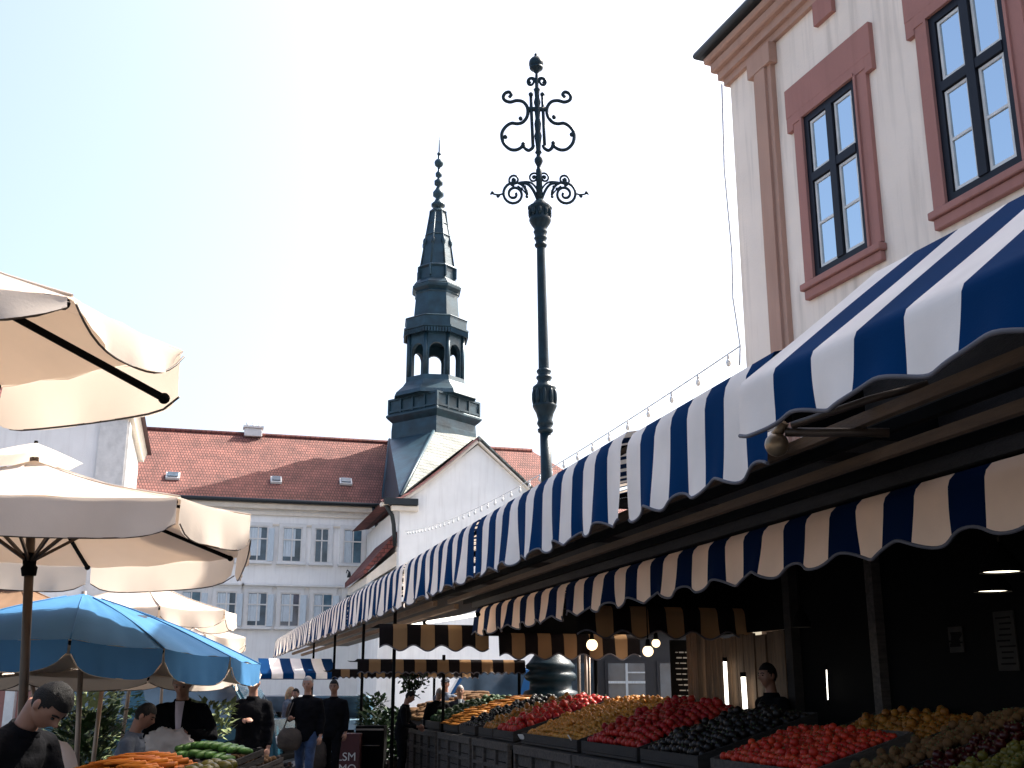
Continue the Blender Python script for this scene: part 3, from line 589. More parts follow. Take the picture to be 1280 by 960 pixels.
def person(label, loc, face, h=1.75, lean=0., pitch=0., yaw=0., armL=None, armR=None, stride=0., skin='skin', hair='hair', top='cloth_black', legs='denim', shoe='rubber', longhair=False, cap=None, shirt=None, fist=(.9, .9), group=None, bulky=1.0, female=False, skirt=False, short_sleeve=False):
    root = thing('person', loc, label, 'person', group, rz=math.atan2(-face.x, face.y)); k = h/1.75
    cl, sl = math.cos(lean), math.sin(lean)
    def bend(p):
        p = Vector(p); t = ss((p.z-.92)/.35)
        if t <= 0 or lean == 0: return p*k
        a = lean*t; y, z = p.y, p.z-.95; return Vector((p.x, y*math.cos(a)+z*math.sin(a), .95+z*math.cos(a)-y*math.sin(a)))*k
    HC = Vector((0, .035, 1.635))
    RH = Matrix.Rotation(-pitch, 3, 'X'); RH = Matrix.Rotation(yaw, 3, 'Z') @ RH
    def headpt(p): return bend(Vector((0, .01, 1.53))+RH@(HC-Vector((0, .01, 1.53))+Vector(p)))
    def headfn(d, p, gro=1.0):
        x, y, z = d; r = Vector((.074*x, .094*y, .112*z))
        if y > 0: r.y *= 1-.10*max(0, y)            # flatter face
        if z < -.1: t = min(1, (-z-.1)/.8); r.x *= 1-.22*t; r.y *= (1-.05*t) if y > 0 else (1-.35*t)
        if gro == 1.0 and y > .2:
            g = lambda cx, cz, sx, sz: math.exp(-((x-cx)/sx)**2-((z-cz)/sz)**2)
            r.y += .026*g(0, -.22, .16, .16)+.012*g(0, -.05, .11, .22)-.013*(g(-.4, .02, .22, .13)+g(.4, .02, .22, .13))+.006*(g(-.4, .2, .3, .09)+g(.4, .2, .3, .09))+.008*g(0, -.52, .3, .06)+.007*g(0, -.66, .28, .06)-.006*g(0, -.585, .3, .035)+.012*g(0, -.88, .35, .16)
        return r*gro
    b = MB()
    def ring(z, hw, hd, y=0.): return (z, hw, hd, y)
    def loft(rows, b, n=16, fn=bend):
        vs = [fn((hw*math.cos(2*PI*j/n), y+hd*math.sin(2*PI*j/n), z)) for z, hw, hd, y in rows for j in range(n)]; m_ = len(rows)
        fs = [(i*n+j, i*n+(j+1) % n, (i+1)*n+(j+1) % n, (i+1)*n+j) for i in range(m_-1) for j in range(n)]
        fs += [tuple(range(n))[::-1], tuple((m_-1)*n+j for j in range(n))]; b.add(vs, fs, 0, True)
    f_ = .9 if female else 1.0
    tors = [(.86, .15, .10, 0), (.95, .155, .105, 0), (1.08, .135, .095, 0), (1.26, .15*f_, .10, .01), (1.36, .13*f_, .085, 0), (1.42, .09, .065, 0), (1.46, .06, .055, 0), (1.50, .054, .054, .004), (1.60, .052, .056, .02)]
    loft(tors, b)
    # head
    hb_ = MB(); hb_.ball((0, 0, 0), 1, 40, 30, 0, headfn); b.add([headpt(v) for v in hb_.v], hb_.f, 0, True)
    for s in (-1, 1): e = MB(); e.ball((s*.076, -.012, -.005), (.012, .02, .032), 8, 6); b.add([headpt(v) for v in e.v], e.f, 0, True)
    # legs
    L = []
    for s, fwd in ((-1, stride), (1, -stride)):
        hip = Vector((s*.088, 0, .92)); kn = Vector((s*.095, fwd*.55+.035, .49+abs(fwd)*.05)); an = Vector((s*.098, fwd*1.1-.02, .085 if fwd >= 0 else .085+abs(fwd)*.28)); L.append((hip*k, kn*k, an*k))
        b.tube([hip*k, hip.lerp(kn, .5)*k, kn*k, kn.lerp(an, .3)*k, an*k], [.075*k, .065*k, .05*k, .05*k, .036*k], 12)
        b.tube([an*k, (an+Vector((0, .06, -.04)))*k, (an+Vector((0, .15, -.05)))*k], [.035*k, .035*k, .028*k], 10)
    # arms
    A_ = []
    for s, pose, fi in ((-1, armL, fist[0]), (1, armR, fist[1])):
        sh = bend((s*.178*f_, 0, 1.385))
        if pose is None: el, wr = bend((s*.235, -.02, 1.13)), bend((s*.235, .05, .885))
        else: el, wr = Vector(pose[0])*k, Vector(pose[1])*k
        A_.append((sh, el, wr)); b.tube([sh, sh.lerp(el, .5), el, el.lerp(wr, .35), wr], [.042*k, .042*k, .036*k, .037*k, .026*k], 12)
        d = (wr-el).normalized(); side = d.cross(Vector((1, 0, 0))); side = Vector((0, 1, 0)) if side.length < .2 else side.normalized()
        wdir = Vector((-s*.3, .9, .0)); wdir = (wdir-d*wdir.dot(d)).normalized(); nrm = d.cross(wdir).normalized()   # wdir: across the knuckles; nrm: palm normal
        if nrm.x*s > 0: nrm = -nrm
        pc = wr+d*.05*k
        pm = MB(); pm.ball((0, 0, 0), 1, 12, 8); b.add([pc+d*(v.z*.056*k)+wdir*(v.x*.042*k)+nrm*(v.y*.019*k) for v in pm.v], pm.f, 0, True)
        for q in range(4):
            base = wr+d*.085*k+wdir*((q-1.5)*.0205*k); ln = (.066, .078, .074, .058)[q]*k; c1 = fi*.55; pts = [base-d*.02*k, base]; ang = 0.; pp = base
            for seg in (.45, .32, .23): ang += c1*(1.0); pp = pp+(d*math.cos(ang)+nrm*math.sin(ang))*ln*seg; pts.append(pp)
            b.tube(pts, [.0095*k, .0098*k, .009*k, .0085*k, .0065*k], 8)
        tb_ = wr+d*.025*k+wdir*.032*k
        b.tube([tb_-wdir*.012*k, tb_+wdir*.018*k+d*.022*k+nrm*.008*k, tb_+wdir*.024*k+d*.048*k+nrm*.02*k, tb_+wdir*.016*k+d*.068*k+nrm*.03*k], [.013*k, .012*k, .0105*k, .0075*k], 8)
    body = evalmesh(b, 'body', skin, root, .0085 if loc.length < 7 else .012, 2 if loc.length < 7 else 1)
    for s in (-1, 1):
        b = MB(); e = MB(); e.ball((s*.030, .0745, .002), (.011, .008, .006), 10, 8); b.add([headpt(v) for v in e.v], e.f, 0, True); b.build('eye', 'eye', root, local=True)
        b = MB(); e = MB(); e.tube([(s*.014, .086, .021), (s*.032, .083, .027), (s*.05, .070, .021)], .0042, 6); b.add([headpt(v) for v in e.v], e.f, 0, True); b.build('eyebrow', hair if hair != 'hair_blond' else 'hair_blond', root, local=True)
    # hair
    hm = MB(); hm.ball((0, 0, 0), 1, 40, 30, 0, lambda d, p: headfn(d, p, 1.08+.025*noise.noise(d*5)+.035*noise.noise(Vector((d.x*16, d.y*9, d.z*9)))))
    keep = []
    for f in hm.f:
        c = sum((hm.v[i] for i in f), Vector())/len(f); y, z = c.y/.095, c.z/.115
        lim = (.44 if y > .55 else (.44-(.55-y)*1.1 if y > -.1 else -.28-(-.1-y)*.5)); lim = max(lim, -.55 if not longhair else -1.2)
        if y < .45 and longhair: lim = -1.2
        if z > lim: keep.append(f)
    hm.f = keep; hm.m = [0]*len(keep); hm.sm = [True]*len(keep)
    b = MB(); b.add([headpt(v+Vector((0, 0, .004))) for v in hm.v], hm.f, 0, True)
    if longhair:
        e = MB(); e.ball((0, -.055, -.07), (.085, .06, .16), 14, 10); b.add([headpt(v) for v in e.v], e.f, 0, True)
    b.build('hair', hair, root, local=True)
    if cap:
        b = MB(); e = MB(); e.ball((0, -.005, .045), (.088, .108, .075), 20, 12, 0, lambda d, p: Vector((p.x, p.y, max(p.z, -.005)))); e.add([(x*.07, .085+(.075*(1-x*x)), .045-.01*(1-x*x)) for x in (-1, -.6, -.2, .2, .6, 1)]+[(x*.07, .07, .062) for x in (1, .6, .2, -.2, -.6, -1)], [tuple(range(12))]); b.add([headpt(v) for v in e.v], e.f, 0, True); b.build('cap', cap, root, local=True)
    # trousers
    if not skirt:
        b = MB(); loft([(.80, .15, .12, 0), (.88, .165, .125, 0), (.97, .165, .118, 0), (1.03, .15, .11, 0)], b)
        for hip, kn, an in L: b.tube([hip+Vector((0, 0, .03)), hip.lerp(kn, .5), kn, kn.lerp(an, .5), an+Vector((0, .01, -.02))], [.098*k, .085*k, .068*k, .064*k, .060*k], 14)
        evalmesh(b, 'trousers', legs, root, .02, 3, .006)
    else:
        b = MB(); loft([(.32, .22, .19, 0), (.6, .2, .17, 0), (.88, .17, .13, 0), (1.03, .15, .11, 0)], b); evalmesh(b, 'skirt', legs, root, .016, 3, .01)
    # jacket
    b = MB(); q = bulky
    loft([(.80, .175*q, .135*q, 0), (.95, .18*q, .135*q, 0), (1.10, .168*q, .128*q, 0), (1.26, .18*q*f_, .136*q, .01), (1.36, .172*q*f_, .118*q, 0), (1.42, .13*f_, .09, 0), (1.455, .085, .072, 0), (1.468, .07, .068, .0)], b)
    for sh, el, wr in A_:
        end = wr.lerp(el, .08) if not short_sleeve else el.lerp(sh, .1)
        b.tube([sh.lerp(bend((0, 0, 1.41)), .45), sh, sh.lerp(el, .5), el, el.lerp(wr, .5), end] if not short_sleeve else [sh.lerp(bend((0, 0, 1.41)), .45), sh, sh.lerp(el, .5), end], ([.058*k, .066*k, .06*k, .052*k, .047*k, .04*k] if not short_sleeve else [.058*k, .068*k, .062*k, .06*k]), 14)
    evalmesh(b, 'jacket', top, root, .014 if loc.length < 7 else .02, 3, .011)
    b = MB(); loft([(1.43, .095, .085, .0), (1.455, .08, .078, .0), (1.478, .071, .074, .004), (1.47, .062, .066, .004)], b, 18); b.build('collar', top, root, local=True)
    if shirt:
        b = MB()
        def fs_(u, v): x = (v-.5)*2*(.004+.036*u); return bend((x, .147*q+.004-abs(x)*.35-.05*max(0, u-.75)*2.2, 1.02+.46*u))
        b.grid(fs_, 8, 6); b.build('shirt_front', shirt, root, local=True)
    for i, (hip, kn, an) in enumerate(L):
        b = MB(); e = an+Vector((0, .045*k, -.045*k)); b.ball(e, (.048*k, .135*k, .045*k), 14, 8, 0, lambda d, p: Vector((p.x*(1-.15*d.y), p.y, max(p.z, -.038*k) if d.y < .3 else max(p.z*.8, -.038*k)))); b.tube([an+Vector((0, 0, -.03)), an+Vector((0, .0, .03*k))], [.05*k, .045*k], 10); b.build('shoe', shoe, root, local=True)
    return root, A_, k
back_ = -HEAD
def towards(px_dir, fwd): v = RT*px_dir+HEAD*fwd; return v.normalized()
# man at the left edge, leaning and looking down
person('man in a black shirt leaning over at the left edge, head bowed, dark hair', gp(-8, 5.6), towards(1, -.35), 1.76, lean=.42, pitch=.5, skin='skin_dark', armL=((-.26, .24, 1.06), (-.12, .52, 1.0)), armR=((.27, .24, 1.04), (.14, .50, .98)), top='cloth_black', legs='cloth_black', fist=(.7, .7))
# boy / woman sitting behind the produce
person('dark haired person in a grey blue top seen from the side behind the orange carrots', gp(160, 9.3), towards(1, .05), 1.52, lean=.18, pitch=.22, skin='skin_dark', armL=((-.24, .1, 1.12), (-.1, .34, 1.08)), armR=((.25, .1, 1.1), (.12, .36, 1.06)), top='cloth_grey', legs='cloth_black', female=True, short_sleeve=True)
vend, VA, vk = person('seller in a black jacket and lilac shirt holding a white bag beside the cucumbers', gp(231, 10.7), towards(.1, -1), 1.80, lean=.14, pitch=.3, armL=((-.30, .10, 1.16), (-.06, .34, 1.20)), armR=((.31, .08, 1.14), (.10, .33, 1.16)), top='cloth_black', legs='denim', shirt='cloth_lilac', fist=(.5, .5), hair='hair_grey', bulky=1.06)
w1, W1, k1 = person('man in black jacket and jeans, hand to his chest, beside the sky blue parasol', gp(317, 14.6), towards(-.08, -1), 1.80, stride=.2, armL=None, armR=((.25, -.06, 1.14), (.02, .20, 1.20)), top='cloth_black', legs='denim', hair='hair', bulky=1.12)
w2, W2, k2 = person('man in black top and jeans walking with a taupe bag at his side', gp(385, 18.2), towards(-.05, -1), 1.80, stride=.18, armL=None, armR=((.27, -.04, 1.13), (.21, .16, 1.13)), top='cloth_black', legs='denim', hair='hair_grey', bulky=1.03, skin='skin')
w3, W3, k3 = person('man all in black walking at the right of the three men in the lane', gp(418, 20.0), towards(-.12, -1), 1.76, stride=.15, top='cloth_black', legs='cloth_black', hair='hair', skin='skin_dark', armR=((.26, -.02, 1.12), (.20, .14, .93)))
person('blond woman in a grey blue jacket standing with her side turned behind the walking men', gp(361, 25.5), towards(.9, -.2), 1.66, top='cloth_grey', legs='denim', hair='hair_blond', longhair=True, female=True, armL=((-.22, .1, 1.12), (-.1, .3, 1.05)), armR=((.22, .12, 1.12), (.1, .32, 1.05)), pitch=.15)
person('woman in a long dark skirt standing behind the man with the taupe bag', gp(371, 24.6), towards(-.3, -.7), 1.62, top='cloth_brown', legs='cloth_black', hair='hair', female=True, skirt=True)
person('seller in black alone at the left end of the far counters', gp(503, 21.0), towards(1, -.1), 1.60, top='cloth_black', legs='cloth_black', hair='hair', lean=.15, pitch=.25, skin='skin_dark', armR=((.26, .1, 1.1), (.15, .35, 1.05)), armL=((-.26, .1, 1.1), (-.1, .35, 1.0)))
person('shopper in a black coat bending over the far counters beside the white wall', gp(546, 22.3), towards(.4, -1), 1.68, top='cloth_black', legs='cloth_black', hair='hair_grey', lean=.2, pitch=.4, skin='skin')
person('shopper in a blue cap facing the far counters', gp(557, 23.8), towards(-.2, -1), 1.83, top='cloth_grey', legs='denim', hair='hair', cap='cloth_navy', skin='skin')
person('shopper in a navy jacket with a pale scarf right of the blue cap', gp(575, 22.8), towards(.1, -1), 1.68, top='cloth_navy', legs='denim', hair='hair_grey', shirt='curtain', skin='skin')
person('seller in black standing deep inside the kiosk in front of the planks', Vector((5.74, 10.8, 0)), towards(-1, -.4), 1.86, top='cloth_black', legs='cloth_black', hair='hair', skin='skin_dark')
# bags
def bag(label, root, A, k, side, m, dz, size, strap=True, name='shoulder_bag', off=(0, 0, 0)):
    mw = Matrix.Translation(root.location) @ Matrix.Rotation(root.rotation_euler.z, 4, 'Z')
    top = mw@A[side][2]+Vector((0, 0, -.06)); c = top+Vector((0, 0, -dz))+Vector(off); t_ = thing(name, c+Vector((0, 0, -size[2])), label, 'bag')
    b = MB(); b.ball(c, size, 18, 12, 0, lambda d, p: Vector((math.copysign(abs(d.x)**.7, d.x)*size[0]*(1-.12*max(0, d.z)), p.y*(1-.35*max(0, d.z)), math.copysign(abs(d.z)**.75, d.z)*size[2]))*(1+.14*noise.noise(d*2.3+c)+.05*noise.noise(d*7+c))); b.build('pouch', m, t_)
    if strap:
        b = MB(); sh_ = mw@A[side][0]+Vector((0, 0, .08)) if name == 'shoulder_bag' and size[0] > .16 else top; b.tube([c+Vector((-size[0]*.6, 0, size[2]*.6)), c.lerp(sh_, .5)+Vector((-size[0]*.45, -.09, 0)), sh_, c.lerp(sh_, .5)+Vector((size[0]*.25, .05, 0)), c+Vector((size[0]*.6, 0, size[2]*.6))], .011, 6); b.build('handle', m, t_)
bag('taupe shoulder bag hanging beside the man in jeans', w2, W2, k2, 1, 'cloth_brown', .24, (.19, .10, .17))
bag('taupe carrier bag held by the man all in black', w3, W3, k3, 1, 'cloth_brown', .34, (.15, .08, .24))
mw = Matrix.Translation(vend.location) @ Matrix.Rotation(vend.rotation_euler.z, 4, 'Z'); c = (mw@VA[0][2]+mw@VA[1][2])/2-HEAD*.10+Vector((0, 0, -.06))
M['plastic'] = fabric('thin_white_plastic', (.82, .74, .70), .4, rough=.35)
b = MB(); b.ball(c, (.19, .12, .14), 30, 22, 0, lambda d, p: p*(1+.30*noise.noise(d*2.6)+.22*noise.noise(d*5.5)+.08*noise.noise(d*13)-.25*max(0, d.z)**3)); o = rebase(b.build('plastic_bag', 'plastic')); tag(o, 'crumpled white plastic bag in the hands of the seller', 'bag')

# ================================================================== PARASOLS
M['shaded_blue_canvas'] = fabric('shaded_blue_canvas', (.0008, .007, .030), .03, (.001, .01, .04))  # blue canvas with the lower row's shade put into the colour
M['bounce_white'] = fabric('bounce_lit_canvas', (.88, .62, .45), .25, (.85, .6, .42))  # white canvas with warm street bounce put into the colour
def parasol(label, center, za, corners, drops, cut, canopy, lining, pole, hub_z, vent=0., pole_r=.028, sag=.012, bulge=-.04, ribend=None, group='market parasols on the left side', pm='metal', struts=True, cutp=4, emblem=False):
    c = Vector(center); apex = Vector((c.x, c.y, za)); root = thing('parasol', (pole[0].x, pole[0].y, 0), label, 'parasol', group)
    n = len(corners); C = [Vector(q) for q in corners]; drops = drops if isinstance(drops, (list, tuple)) else [drops]*n
    surf = []; cut = cut if isinstance(cut, (list, tuple)) else [(cut, cutp)]*n
    for layer, mm, off in (('canopy', canopy, 0), ('lining', lining, -.012)):
        b = MB()
        for i in range(n):
            p, q = C[i], C[(i+1) % n]; ph = rnd.uniform(0, 6)
            def fn(u, v, p=p, q=q, ph=ph):
                e = p.lerp(q, v); x = apex.lerp(e, max(u, .001)); s_ = math.sin(PI*v)
                return x+Vector((0, 0, -sag*s_*u*u + bulge*math.sin(PI*u) + .006*math.sin(ph+v*17+u*5)*u + .02*noise.noise(x*3.1)*u*s_ + off))
            b.grid(fn, 8, 12)
            if not off: surf.append(fn)
        if not off:
            for i in range(n): b.tube([surf[i](k/8, 0)+V(0, 0, .004) for k in range(1, 9)], .006, 5)
        o = b.build(layer, mm, root)
    b = MB()
    for i in range(n):
        p, q = C[i], C[(i+1) % n]; out = ((p+q)/2-c); out.z = 0; out.normalize(); ph = rnd.uniform(0, 6); drop = drops[i]
        def fv(u, v, p=p, q=q, out=out, ph=ph, drop=drop, ct=cut[i]):
            e = p.lerp(q, .012+.976*v)+Vector((0, 0, -sag*math.sin(PI*v))); d = drop*(1-ct[0]*abs(2*v-1)**ct[1]); d = max(d, .015)
            return e+Vector((0, 0, -d*u))+out*(.02*u+.020*math.sin(ph+v*11+math.sin(v*23)*.8)*u*u - .03*u*abs(2*v-1)**6+.004)
        b.grid(fv, 6, 18)
    b.build('valance', canopy if canopy != 'cream' else 'cream', root)
    if canopy != lining:
        b2 = MB(); b2.v = [v+ (c-Vector((v.x, v.y, c.z))).normalized()*.008 for v in b.v]; b2.f = b.f; b2.m = b.m; b2.sm = b.sm; b2.build('valance_lining', lining, root)
    bp = MB()
    for i in range(n):
        p, q = C[i], C[(i+1) % n]; out = ((p+q)/2-c); out.z = 0; out.normalize(); drop = drops[i]
        pts = []
        for k in range(15):
            v = k/14; d = max(.015, drop*(1-cut[i][0]*abs(2*v-1)**cut[i][1])); pts.append(p.lerp(q, .012+.976*v)+Vector((0, 0, -sag*math.sin(PI*v)-d))+out*.012)
        bp.tube(pts, .005, 5)
    bp.build('hem', 'leather' if canopy != 'ublue' else 'lining', root)
    b = MB(); top = apex+Vector((0, 0, .02)); b.tube([pole[0], top], pole_r, 12); b.build('pole', pm, root)
    d = (top-Vector(pole[0])).normalized(); hub = Vector(pole[0])+d*((hub_z-pole[0].z)/d.z)
    b = MB(); b.tube([hub-d*.08, hub-d*.02, hub, hub+d*.09], [pole_r*1.5, pole_r*1.75, pole_r*1.35, pole_r*1.6], 12); b.build('hub', 'black', root)
    for i in range(n):
        e = C[i]; b = MB(); s0 = apex+Vector((0, 0, -.06)); s1 = s0.lerp(e+Vector((0, 0, -.035)), .97) if not (ribend and i in ribend) else ribend[i]
        mid = s0.lerp(s1, .5)+Vector((0, 0, -.03)); b.beam(s0, mid, .022, .03); b.beam(mid, s1, .022, .03); b.ball(s1, .025, 8, 6); r = b.build('rib', 'black', root)
        if struts:
            b = MB(); b.beam(hub+Vector((0, 0, .02)), mid.lerp(s0, .1), .018, .024); b.build('strut', 'metal', root, grand=r)
    if vent:
        b = MB()
        def fc(u, v):
            a = 2*PI*v; k = .04*math.sin(a*4)*u
            return apex+Vector((math.cos(a)*vent*u, math.sin(a)*vent*u, .14-.13*u-.02*u*u+k*.6))
        b.grid(fc, 5, 40); b.build('vent_cap', canopy, root)
        b = MB(); b.tube([apex+Vector((0, 0, .1)), apex+Vector((0, 0, .155))], [.02, .014], 8); b.build('finial', 'black', root)
    if emblem:
        for (i, u_, v_, s_) in emblem:
            b = MB(); W_ = (C[i]-C[(i+1) % n]).length; Lr = (C[i]-apex).length
            blob = [(-1, .1), (-.8, -.3), (-.3, -.45), (.2, -.4), (.6, -.55), (1, -.3), (1.05, .05), (.8, .15), (.75, .5), (.5, .5), (.45, .15), (-.2, .15), (-.3, .5), (-.6, .5), (-.65, .2)]
            b.add([surf[i](u_+y*s_*.8/Lr, v_+x*s_/(W_*u_))+V(0, 0, .012) for x, y in blob]+[surf[i](u_, v_)+V(0, 0, .012)], [(k, (k+1) % len(blob), len(blob)) for k in range(len(blob))]); b.build('emblem', 'navy', root)
    return root
def V(x, y, z): return Vector((x, y, z))
# nearest cream parasol (only its right end is in frame)
parasol('largest cream parasol, highest at the left edge, a dark rib showing underneath', (-1.55, 5.0, 0), 3.62,
        [V(-.53, 4.21, 3), V(-.14, 4.82, 3), V(-1.05, 6.0, 3.10), V(-2.57, 5.79, 3), V(-2.96, 5.18, 3), V(-1.9, 3.95, 3.0)], [.15, .25, .25, .25, .25, .14], [(.85, 3), (.22, 10), (.3, 6), (.3, 6), (.3, 6), (.7, 4)], 'cream', 'cream', (V(-1.62, 5.0, 0), None), 2.35, vent=.3, ribend={1: atz(205, 498, 2.80)})
pt = atD(40, 640, 8.65); pb_ = atD(25, 960, 8.65); dd = (pt-pb_)/(pt.z-pb_.z); p0 = pb_-dd*pb_.z
ap = p0+dd*3.38
parasol('cream octagonal parasol with a scalloped vent cap and dark struts, above the sky blue one', (ap.x, ap.y, 0), 3.34,
        [V(-.15, 6.88, 2.7), V(.29, 7.52, 2.7), V(.28, 9.77, 2.68), V(-.96, 10.68, 2.66), V(-2.25, 10.42, 2.7), V(-2.69, 9.5, 2.7), V(-2.68, 8.0, 2.7), V(-1.44, 7.05, 2.7)], .24, .35, 'cream', 'cream', (p0, None), 2.52, vent=.36, cutp=6, pole_r=.035)
ca = atD(105, 742, 10.6); pl = gp(112, 10.6)
ring = [(88, 799, 9.2), (205, 811, 9.3), (288, 821, 10.1), (326, 831, 11.2)]
R_ = [atD(*q) for q in ring]; back = [Vector((2*ca.x-q.x, 2*ca.y-q.y, max(1.95, q.z))) for q in R_]
corn = R_+[R_[3].lerp(back[0], .5)+Vector((.25, .35, .05))]+back+[back[3].lerp(R_[0], .5)+Vector((-.3, -.3, .05))]
parasol('round sky blue parasol with cream lining and small dark emblems', (ca.x, ca.y, 0), ca.z, corn, [.25, .24, .20, .2, .24, .25, .25, .25, .25, .25], .55, 'ublue', 'lining', (pl, None), 2.05, cutp=5, pole_r=.024, sag=.02, bulge=.045, pm='steel', emblem=[(1, .24, .80, .09), (1, .47, .86, .12)])
def far_parasol(px, py, D, r, rise, label, n=8, rot=.2, mat_='cream', polepx=None, drop=.2, pm='steel', pr=.024):
    c = atD(px, py, D); z = c.z; base = gp(polepx or px, D)
    corners = [V(c.x+r*math.cos(rot+2*PI*k/n), c.y+r*math.sin(rot+2*PI*k/n), z) for k in range(n)]
    parasol(label, (c.x, c.y, 0), z+rise, corners, drop, .4, mat_, mat_, (base, None), z+rise*.3, vent=.25, sag=.03, pole_r=pr, pm=pm)
far_parasol(178, 765, 14.5, 1.2, .42, 'cream parasol half hidden behind the sky blue one, highest of the far cream group', polepx=152)
far_parasol(205, 797, 18.5, 1.32, .5, 'cream parasol in the middle of the far cream group beside the hall windows', rot=.5)
far_parasol(232, 806, 23.5, 1.15, .5, 'smallest cream parasol farthest back in the far cream group', rot=.1)
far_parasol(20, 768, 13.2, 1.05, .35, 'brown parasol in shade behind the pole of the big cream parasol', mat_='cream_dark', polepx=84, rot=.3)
far_parasol(130, 846, 12.6, 1.5, .2, 'low cream parasol spread under the edge of the sky blue one', polepx=122, rot=.35, drop=.12)

# ================================================================== STRIPED AWNINGS
def scallop_awning(label, Xf, zf, zb, Y0, Y1, stripe, Xb, zbk, white='white', dark='blue', group='blue and white awnings along the stall row', amp=.055, first=0, arms=True, sagz=.03, cross=False, fringe=None, tilt=0., name='striped_awning'):
    """Xf fold, Xb back edge; stripes run along Y (or along X when cross: Xf->Yf etc)"""
    T = (lambda a, b, z: V(b, a, z)) if cross else (lambda a, b, z: V(a, b, z))
    root = thing(name, T(Xf, (Y0+Y1)/2, zb), label, 'awning', group)
    n = max(2, round((Y1-Y0)/stripe)); st_ = (Y1-Y0)/n; k = 8
    ms = [dark, white]; pick = lambda i, j: ((i//k)+first) % 2
    ph = rnd.uniform(0, 9); sgn = -1 if Xb > Xf else 1
    def roofp(u, v):
        y = Y0+(Y1-Y0)*u; e = 1-v
        return T(Xb+(Xf-Xb)*v, y, tilt*(y-(Y0+Y1)/2)+zbk+(zf-zbk)*v - sagz*math.sin(PI*v)*(1+.5*math.sin(y*2.1+ph)) + .006*math.sin(y*9+ph)*math.sin(PI*v))
    b = MB(); b.grid(roofp, n*k, 6, pick); b.build('canopy', ms, root)
    per = 2*st_ if not fringe else fringe
    def bottom(y):
        s_ = (y-Y0)/st_; ctr = 1.5 if first == 0 else .5
        if fringe: return zb+amp*abs(math.sin(PI*(y-Y0)/fringe))
        return zb - amp*math.cos(2*PI*(s_-ctr)/2)*.8
    def valp(u, v):
        y = Y0+(Y1-Y0)*u; zb_ = bottom(y); fold = .022*math.sin(y*7.3+ph)+.014*math.sin(y*17+ph*2)+.035*noise.noise(Vector((y*2.3, ph, v*.8)))
        r = .05; 
        x = Xf+sgn*(r*math.sin(min(1, v*5)*PI/2) + fold*v*v + .03*v)
        z = zf + (zb_-zf)*v + tilt*(y-(Y0+Y1)/2)
        return T(x, y, z)
    b = MB(); b.grid(valp, n*k, 9, pick); vo = b.build('valance', ms, root)
    pts = [valp(i/(n*k), 1.0) for i in range(n*k+1)]
    b = MB(); b.tube(pts, .011, 6); b.build('piping', 'piping', root, grand=vo)
    b = MB(); hY = (Y1-Y0)/2-.05; b.tube([T(Xf-sgn*.02, Y0+.05, zf-.12-tilt*hY), T(Xf-sgn*.02, Y1-.05, zf-.12+tilt*hY)], .024, 8); b.build('front_rail', 'metal', root)
    if arms:
        for y in [Y0+.25+(Y1-Y0-.5)*t for t in ((0, 1) if Y1-Y0 < 5 else (0, .5, 1))]:
            b = MB(); b.beam(T(Xf-sgn*.05, y, zf-.08), T(Xb, y+.25, zbk-.12), .035, .05); b.build('arm', 'black', root)
    return root
AX = lambda px: atX(px, 700, 3.0).y
yb = [AX(q) for q in (985, 792, 600, 509, 441, 394, 371, 351)]
names = ['striped awning of the upper row just beyond the nearest one, hung with broad stripes', 'upper striped awning beside the lamp post, third from the near end', 'upper striped awning below the gable corner, fourth from the near end', 'upper striped awning in front of the hall windows, fifth from the near end', 'upper striped awning sixth from the near end, thin stripes', 'upper striped awning next to last at the far end', 'last and smallest upper striped awning at the far end']
for i in range(7):
    scallop_awning(names[i], 3.0, 3.46 if i else 3.42, 2.80 if i else 2.78, yb[i]+(.0 if i == 0 else .06), yb[i+1]-.06, .285, 5.3, 4.05, first=i % 2, amp=.042)
near = scallop_awning('nearest striped awning with broad stripes, jutting out over the street in front of the row', 2.66, 2.9815, 2.6665, -2.0375, 5.05, .3544, 3.47, 3.6415, first=0, tilt=.05, amp=.032, arms=False, sagz=.0)
# arms, roller and knob of the nearest awning
k0 = atX(971, 556, 2.80); 
b = MB(); b.ball(k0, .062, 16, 12); b.tube([k0+V(0, 0, .05), k0+V(.02, -.05, .11)], .03, 8); b.build('end_knob', 'brass', near)
b = MB(); b.tube([k0+V(.03, -.04, .06), atX(1112, 541, 3.25)], .024, 8); b.tube([atX(990, 532, 2.85), atX(1085, 500, 3.1), atX(1160, 480, 3.35)], .02, 8); b.build('folding_arm', 'metal', near)
b = MB(); b.box((3.56, 1.95, 3.36), (.06, 7.9, .80)); b.build('dark_backing', 'wood_dark', near)  # light-proof board added to close the bright gap under the canopy
# lower row
yl = [-1.2286, 12.05, 16.4]
scallop_awning('long lower striped awning with peach-lit stripes hanging over the fruit counters, nearest the viewer', 4.0, 2.76, 2.40, yl[0], yl[1], .3088, 5.9, 3.02, amp=.045, white='bounce_white', dark='shaded_blue_canvas', group='lower awnings over the counters', first=0)
scallop_awning('lower striped awning with peach-lit stripes beyond the long one, above the red fruit', 4.0, 2.76, 2.38, yl[1]+.02, yl[2], .309, 5.9, 3.02, amp=.045, white='bounce_white', dark='shaded_blue_canvas', group='lower awnings over the counters', first=1)
M['shaded_tan'] = fabric('shaded_tan_canvas', (.22, .13, .065), .15, (.4, .24, .12))  # tan stripes, darkened in the colour for being backlit
M['shaded_stripe'] = fabric('backlit_stripe_canvas', (.010, .008, .008), .05)  # darker stripes with their backlit shade painted in
CR = dict(cross=True, dark='shaded_stripe', group='crosswise awnings under the stall row', white='shaded_tan')
